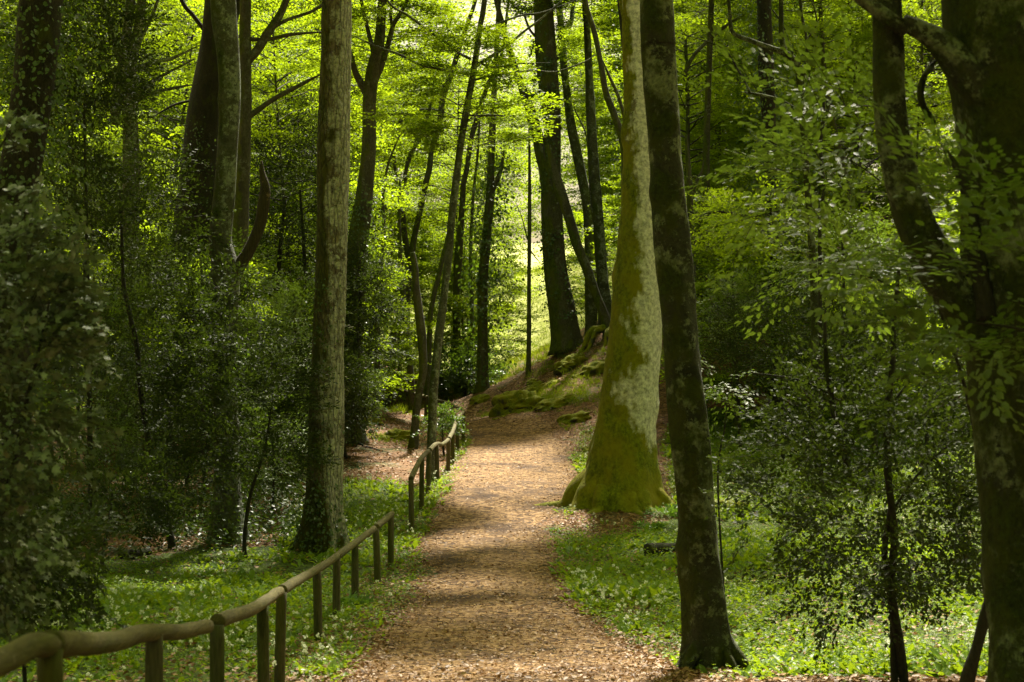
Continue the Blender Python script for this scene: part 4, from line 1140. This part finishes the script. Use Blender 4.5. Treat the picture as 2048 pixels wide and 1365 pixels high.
def scatter(poly, dens, seed, near=6, far=70):
    r = np.random.default_rng(seed)
    lo, hi = poly.min(0), poly.max(0)
    area = float(np.prod(hi - lo))
    n = int(area * dens)
    q = r.uniform(lo, hi, (n, 2))
    q = q[inside(poly, q[:, 0], q[:, 1])]
    pts = np.stack([q[:, 0], q[:, 1], ground(q[:, 0], q[:, 1])], -1)
    px, py, d = proj(pts)
    return pts[(px > -250) & (px < 2300) & (py < 1480) & (d > 3)], r


def garlic(name, label, poly, dens, seed, thresh=-.45, flowers=.5, fl_wave=.0, yellow=.02):
    pts, r = scatter(poly, dens, seed)
    m = wav(pts[:, 0], pts[:, 1], seed + 1, 1.6, 4)
    pts = pts[m > thresh + r.normal(0, .2, len(m))]
    L = Leaves()
    n = len(pts)
    k = 6
    az = r.uniform(0, 6.28, (n, k))
    el = r.uniform(.1, .95, (n, k))
    d = np.stack([np.cos(az) * np.cos(el), np.sin(az) * np.cos(el), np.sin(el)], -1)
    o = pts[:, None] + np.concatenate([r.normal(0, .06, (n, k, 2)), np.full((n, k, 1), -.01)], -1)
    up = np.stack([-np.cos(az) * np.sin(el), -np.sin(az) * np.sin(el), np.cos(el)], -1) + r.normal(0, .25, (n, k, 3))
    tall = np.clip(.95 + .55 * wav(pts[:, 0], pts[:, 1], seed + 5, .9, 3), .45, 1.7)
    ll = r.uniform(.09, .20, (n, k)) * (tall * r.uniform(.7, 1.2, n))[:, None]
    L.add(o.reshape(-1, 3), d.reshape(-1, 3), up.reshape(-1, 3), ll.ravel(), (ll * r.uniform(.28, .46, (n, k))).ravel())
    # flat leaflets of small herbs between them
    n2 = n * 8
    b = np.repeat(pts, 8, 0) + np.concatenate([r.normal(0, .14, (n2, 2)), r.uniform(.01, .15, (n2, 1)) * np.repeat(tall, 8)[:, None]], -1)
    a2 = r.uniform(0, 6.28, n2)
    L.add(b, np.stack([np.cos(a2), np.sin(a2), r.normal(.1, .3, n2)], -1), np.array([0, 0, 1]) + r.normal(0, .35, (n2, 3)), r.uniform(.03, .065, n2), r.uniform(.02, .036, n2))
    o1 = link(name, L.build(name, "lance", M["garlic"]))
    tag(o1, label, "ground plants", kind="stuff")
    fm = wav(pts[:, 0], pts[:, 1], seed + 7, 2.2, 3)
    fp = pts[(r.uniform(0, 1, n) < flowers * np.clip((fm - fl_wave) * 1.6, .04, 1))]
    P_ = Leaves()
    nf = len(fp)
    hd = fp + np.concatenate([r.normal(0, .05, (nf, 2)), r.uniform(.20, .34, (nf, 1))], -1)
    P_.twigs(fp, hd, .003, .002)
    kk = 9
    dv = unit(r.normal(0, 1, (nf, kk, 3)) + np.array([0, 0, .45]))
    P_.add((hd[:, None] + dv * .006).reshape(-1, 3), dv.reshape(-1, 3), unit(np.cross(dv, r.normal(0, 1, dv.shape)).reshape(-1, 3)), r.uniform(.022, .036, nf * kk), .026)
    o2 = link("garlic_flowers", P_.build("garlic_flowers", "rhomb", M["petal"], M["garlic"]))
    return o1, o2


_, f1 = garlic("wild_garlic", "wild garlic and small herbs carpeting the right side of the path", BED_R, 30, 300, -.8, .60, -.2)
tag(f1, "white garlic flower heads dotted over the right bed", "flowers", kind="stuff")
_, f2 = garlic("wild_garlic", "wild garlic and small herbs carpeting the ground left of the fence", BED_L, 28, 320, -.65, .45, -.1)
for sd_, pl_ in ((331, [(1152, 872), (1208, 848), (1200, 925), (1172, 965), (1150, 930)]), (332, [(842, 1010), (868, 965), (905, 905), (940, 880), (915, 950), (885, 1015)]), (333, [(1110, 1060), (1135, 1020), (1150, 1035), (1330, 1060), (1330, 1085), (1180, 1080)])):
    _, f3 = garlic("verge_plants", ("green herbs at the path edge left of the massive beech", "low herbs growing along the foot of the farther fence", "sparse herbs on the litter before the massive beech")[sd_ - 331], world_poly(pl_), (34, 22, 9)[sd_ - 331], sd_, -1.2, .35, -1.5)
    tag(f3, ("a few white flowers left of the massive beech", "a few white flowers by the farther fence", "a few white flowers before the massive beech")[sd_ - 331], "flowers", kind="stuff")
tag(f2, "white garlic flower heads dotted over the left bed", "flowers", kind="stuff")

for nm_, lab_, pl_, dn_, sd_ in (("undergrowth", "dark ivy and seedlings creeping over the left litter slope", [(-250, 1000), (0, 985), (560, 1000), (640, 900), (650, 760), (570, 610), (100, 560), (-250, 560)], 9, 371), ("undergrowth", "knee high dark seedlings along the back edge of the left garlic bed", [(-300, 1150), (80, 1130), (420, 1108), (610, 1098), (615, 985), (-300, 970)], 24, 375), ("undergrowth", "dark low seedlings and ivy over the right hand slope", [(1400, 830), (1900, 835), (2200, 820), (2100, 520), (1700, 560), (1420, 540)], 8, 373)):
    pts, r = scatter(world_poly(pl_), dn_, sd_)
    pts = pts[wav(pts[:, 0], pts[:, 1], sd_, 2.0, 4) > -.25 + r.normal(0, .2, len(pts))]
    L = Leaves()
    n2 = len(pts) * 9
    a2 = r.uniform(0, 6.28, n2)
    L.add(np.repeat(pts, 9, 0) + np.concatenate([r.normal(0, .16, (n2, 2)), np.abs(r.normal(0, .26 if sd_ == 375 else .16, (n2, 1)))], -1), np.stack([np.cos(a2), np.sin(a2), r.normal(.1, .4, n2)], -1), np.array([0, 0, 1]) + r.normal(0, .4, (n2, 3)), r.uniform(.05, .12, n2), r.uniform(.035, .07, n2))
    tag(link(nm_, L.build(nm_, "ovate", M["ivy"])), lab_, "undergrowth", kind="stuff")

# yellow flowers at the right path edge
yp, r = scatter(world_poly([(1115, 1085), (1290, 1075), (1330, 1120), (1250, 1150), (1130, 1120)]), 14, 341)
yp = np.vstack([yp[r.uniform(0, 1, len(yp)) < .5], hit(480, 1010)[1][None], hit(1010, 1180)[1][None] * 0 + hit(830, 1180)[1][None]])
Y = Leaves()
hd = yp + np.concatenate([r.normal(0, .05, (len(yp), 2)), r.uniform(.12, .22, (len(yp), 1))], -1)
Y.twigs(yp, hd, .003, .002)
a = np.linspace(0, 6.28, 6)[None, :5] + r.uniform(0, 6, (len(yp), 1))
dv = np.stack([np.cos(a), np.sin(a), 0 * a + .35], -1)
Y.add(np.repeat(hd, 5, 0), dv.reshape(-1, 3), np.array([0, 0, 1.]), .022, .018)
tag(link("buttercups", Y.build("buttercups", "rhomb", M["yellow"], M["garlic"])), "tiny yellow flowers along the right path edge", "flowers", kind="stuff")

# grass and moss tufts on the bank and at the edges
def tufts(name, label, poly, dens, seed, h=.16, thresh=0.0, blades=12):
    pts, r = scatter(poly, dens, seed)
    m = wav(pts[:, 0], pts[:, 1], seed + 1, 1.1, 4)
    pts = pts[m > thresh + r.normal(0, .15, len(m))]
    n = len(pts)
    L = Leaves()
    az = r.uniform(0, 6.28, (n, blades))
    el = r.uniform(.5, 1.4, (n, blades))
    d = np.stack([np.cos(az) * np.cos(el), np.sin(az) * np.cos(el), np.sin(el)], -1)
    o = pts[:, None] + np.concatenate([r.normal(0, .07, (n, blades, 2)), np.full((n, blades, 1), -.02)], -1)
    L.add(o.reshape(-1, 3), d.reshape(-1, 3), r.normal(0, 1, (n * blades, 3)) + np.array([0, 0, .6]), h * r.uniform(.5, 1.3, n * blades), .016)
    return tag(link(name, L.build(name, "lance", M["grass"])), label, "grass", kind="stuff")


tufts("bank_grass", "bright grass and moss tufts on the rocky bank", BANK, 40, 350, .16, -.2)
tufts("clearing_grass", "light green grass in the clearing beyond the crest", world_poly([(780, 840), (900, 800), (1000, 780), (1100, 740), (1160, 690), (1120, 650), (980, 700), (800, 760)]), 10, 351, .3, -.5, 10)
tufts("meadow_grass_tufts", "tall bright grass of the sunlit clearing far beyond the crest", np.array([(-9, 86), (12, 86), (26, 150), (-24, 150)], float), 5, 354, .55, -.6, 9)
tufts("slope_grass", "thin green growth on the litter slope left of the scaly trunk", world_poly([(120, 960), (620, 985), (680, 900), (840, 905), (860, 850), (760, 800), (640, 850), (300, 840)]), 9, 352, .15, .15)

# ferny herbs in small single clumps
def herb(label, px, py, n, size, group="ferny herbs by the path"):
    d, b = hit(px, py)
    r = np.random.default_rng(nseed())
    L = Leaves()
    az = r.uniform(0, 6.28, n)
    o = np.repeat(np.array([[0, 0, .02]]), n, 0)
    dd = np.stack([np.cos(az), np.sin(az), r.uniform(.3, 1.1, n)], -1)
    sprays(L, r, o, dd, size * r.uniform(.7, 1.2, n), 26, size * .22, ratio=.35, tilt=.2, fan=.22, droop=.5, twig=.004)
    return tag(link("herb_plant", L.build("herb_plant", "lance", M["fern"]), None, (b[0], b[1], b[2])), label, "plant", group)


herb("feathery green herb at the right foot of the massive beech", 1335, 1035, 16, .55)
herb("second feathery herb just in front of the massive beech roots", 1300, 1062, 12, .4)
herb("pale leafy herb in the bottom left bed behind the nearest rail", 165, 1262, 14, .4)
herb("bright fern fronds on the dark slope above the left holly", 155, 560, 12, .8)
herb("dark leafy herb at the left path edge below the fence end", 705, 1215, 14, .4)
herb("herb clump by the path opposite the fence end", 1165, 925, 10, .3)

# dry leaves over path and floor
def litter(name, label, n, seed, test, size=(.035, .075)):
    r = np.random.default_rng(seed)
    d = 12 * (66 / 12) ** r.uniform(0, 1, n * 2) if seed % 2 else r.uniform(9, 66, n * 2)
    px = r.uniform(-150, 2200, n * 2)
    x = (px - 1024) / F * d
    y = d
    k = test(x, y, px, r)
    x, y = x[k][:n], y[k][:n]
    z = ground(x, y)
    l_, r_ = path_edges(y)
    z = z + np.where((x > l_) & (x < r_), .035, .02) + r.uniform(0, .03, len(x))
    L = Leaves()
    az = r.uniform(0, 6.28, len(x))
    L.add(np.stack([x, y, z], -1), np.stack([np.cos(az), np.sin(az), r.normal(0, .25, len(x))], -1), np.array([0, 0, 1.]) + r.normal(0, .4, (len(x), 3)), r.uniform(*size, len(x)), r.uniform(size[0] * .6, size[1] * .65, len(x)))
    return tag(link(name, L.build(name, "ovate", M["litter"])), label, "dry leaves", kind="stuff")


def on_path(x, y, px, r):
    l_, r_ = path_edges(y)
    e = np.minimum(x - l_, r_ - x)
    return (e > -.9) & (r.uniform(0, 1, len(x)) < np.where(e < .35, 1, .45))


def drift(x, y, px, r):
    l_, r_ = path_edges(y)
    e = np.minimum(x - l_, r_ - x)
    return (e > -.6) & ((wav(x, y, 91, .8, 4) > .55) | (e < .30)) & (r.uniform(0, 1, len(x)) < .9)


def off_path(x, y, px, r):
    l_, r_ = path_edges(y)
    b = inside(BED_R, x, y) | inside(BED_L, x, y)
    return ~((x > l_) & (x < r_)) & (~b | (r.uniform(0, 1, len(x)) < .15))


litter("path_leaves", "dry crushed beech leaves scattered over the footpath", 120000, 361, on_path, (.02, .06))
litter("leaf_drifts", "darker drifts of whole fallen leaves along the path edges", 26000, 365, drift, (.04, .085))
tw_r = np.random.default_rng(92)
TW = Leaves()
ty = 13 * (58 / 13) ** tw_r.uniform(0, 1, 420)
l_, r_ = path_edges(ty)
tx = l_ - 1.2 + (r_ - l_ + 2.4) * tw_r.uniform(0, 1, 420)
ta = tw_r.uniform(0, 3.14, 420)
tl_ = tw_r.uniform(.06, .35, 420)
A_ = np.stack([tx, ty, ground(tx, ty) + .05], -1)
B_ = np.stack([tx + np.cos(ta) * tl_, ty + np.sin(ta) * tl_, 0 * tx], -1)
B_[:, 2] = ground(B_[:, 0], B_[:, 1]) + .06
TW.twigs(A_, B_, .006, .003)
TW.add(A_[:3], np.array([1, 0, 0.]), np.array([0, 0, 1.]), .04, .02)
tag(link("fallen_twigs", TW.build("fallen_twigs", "rhomb", M["litter"])), "little dry twigs strewn over path and verge", "twigs", kind="stuff")
litter("leaf_litter", "brown fallen leaves covering the woodland floor", 90000, 363, off_path, (.05, .10))
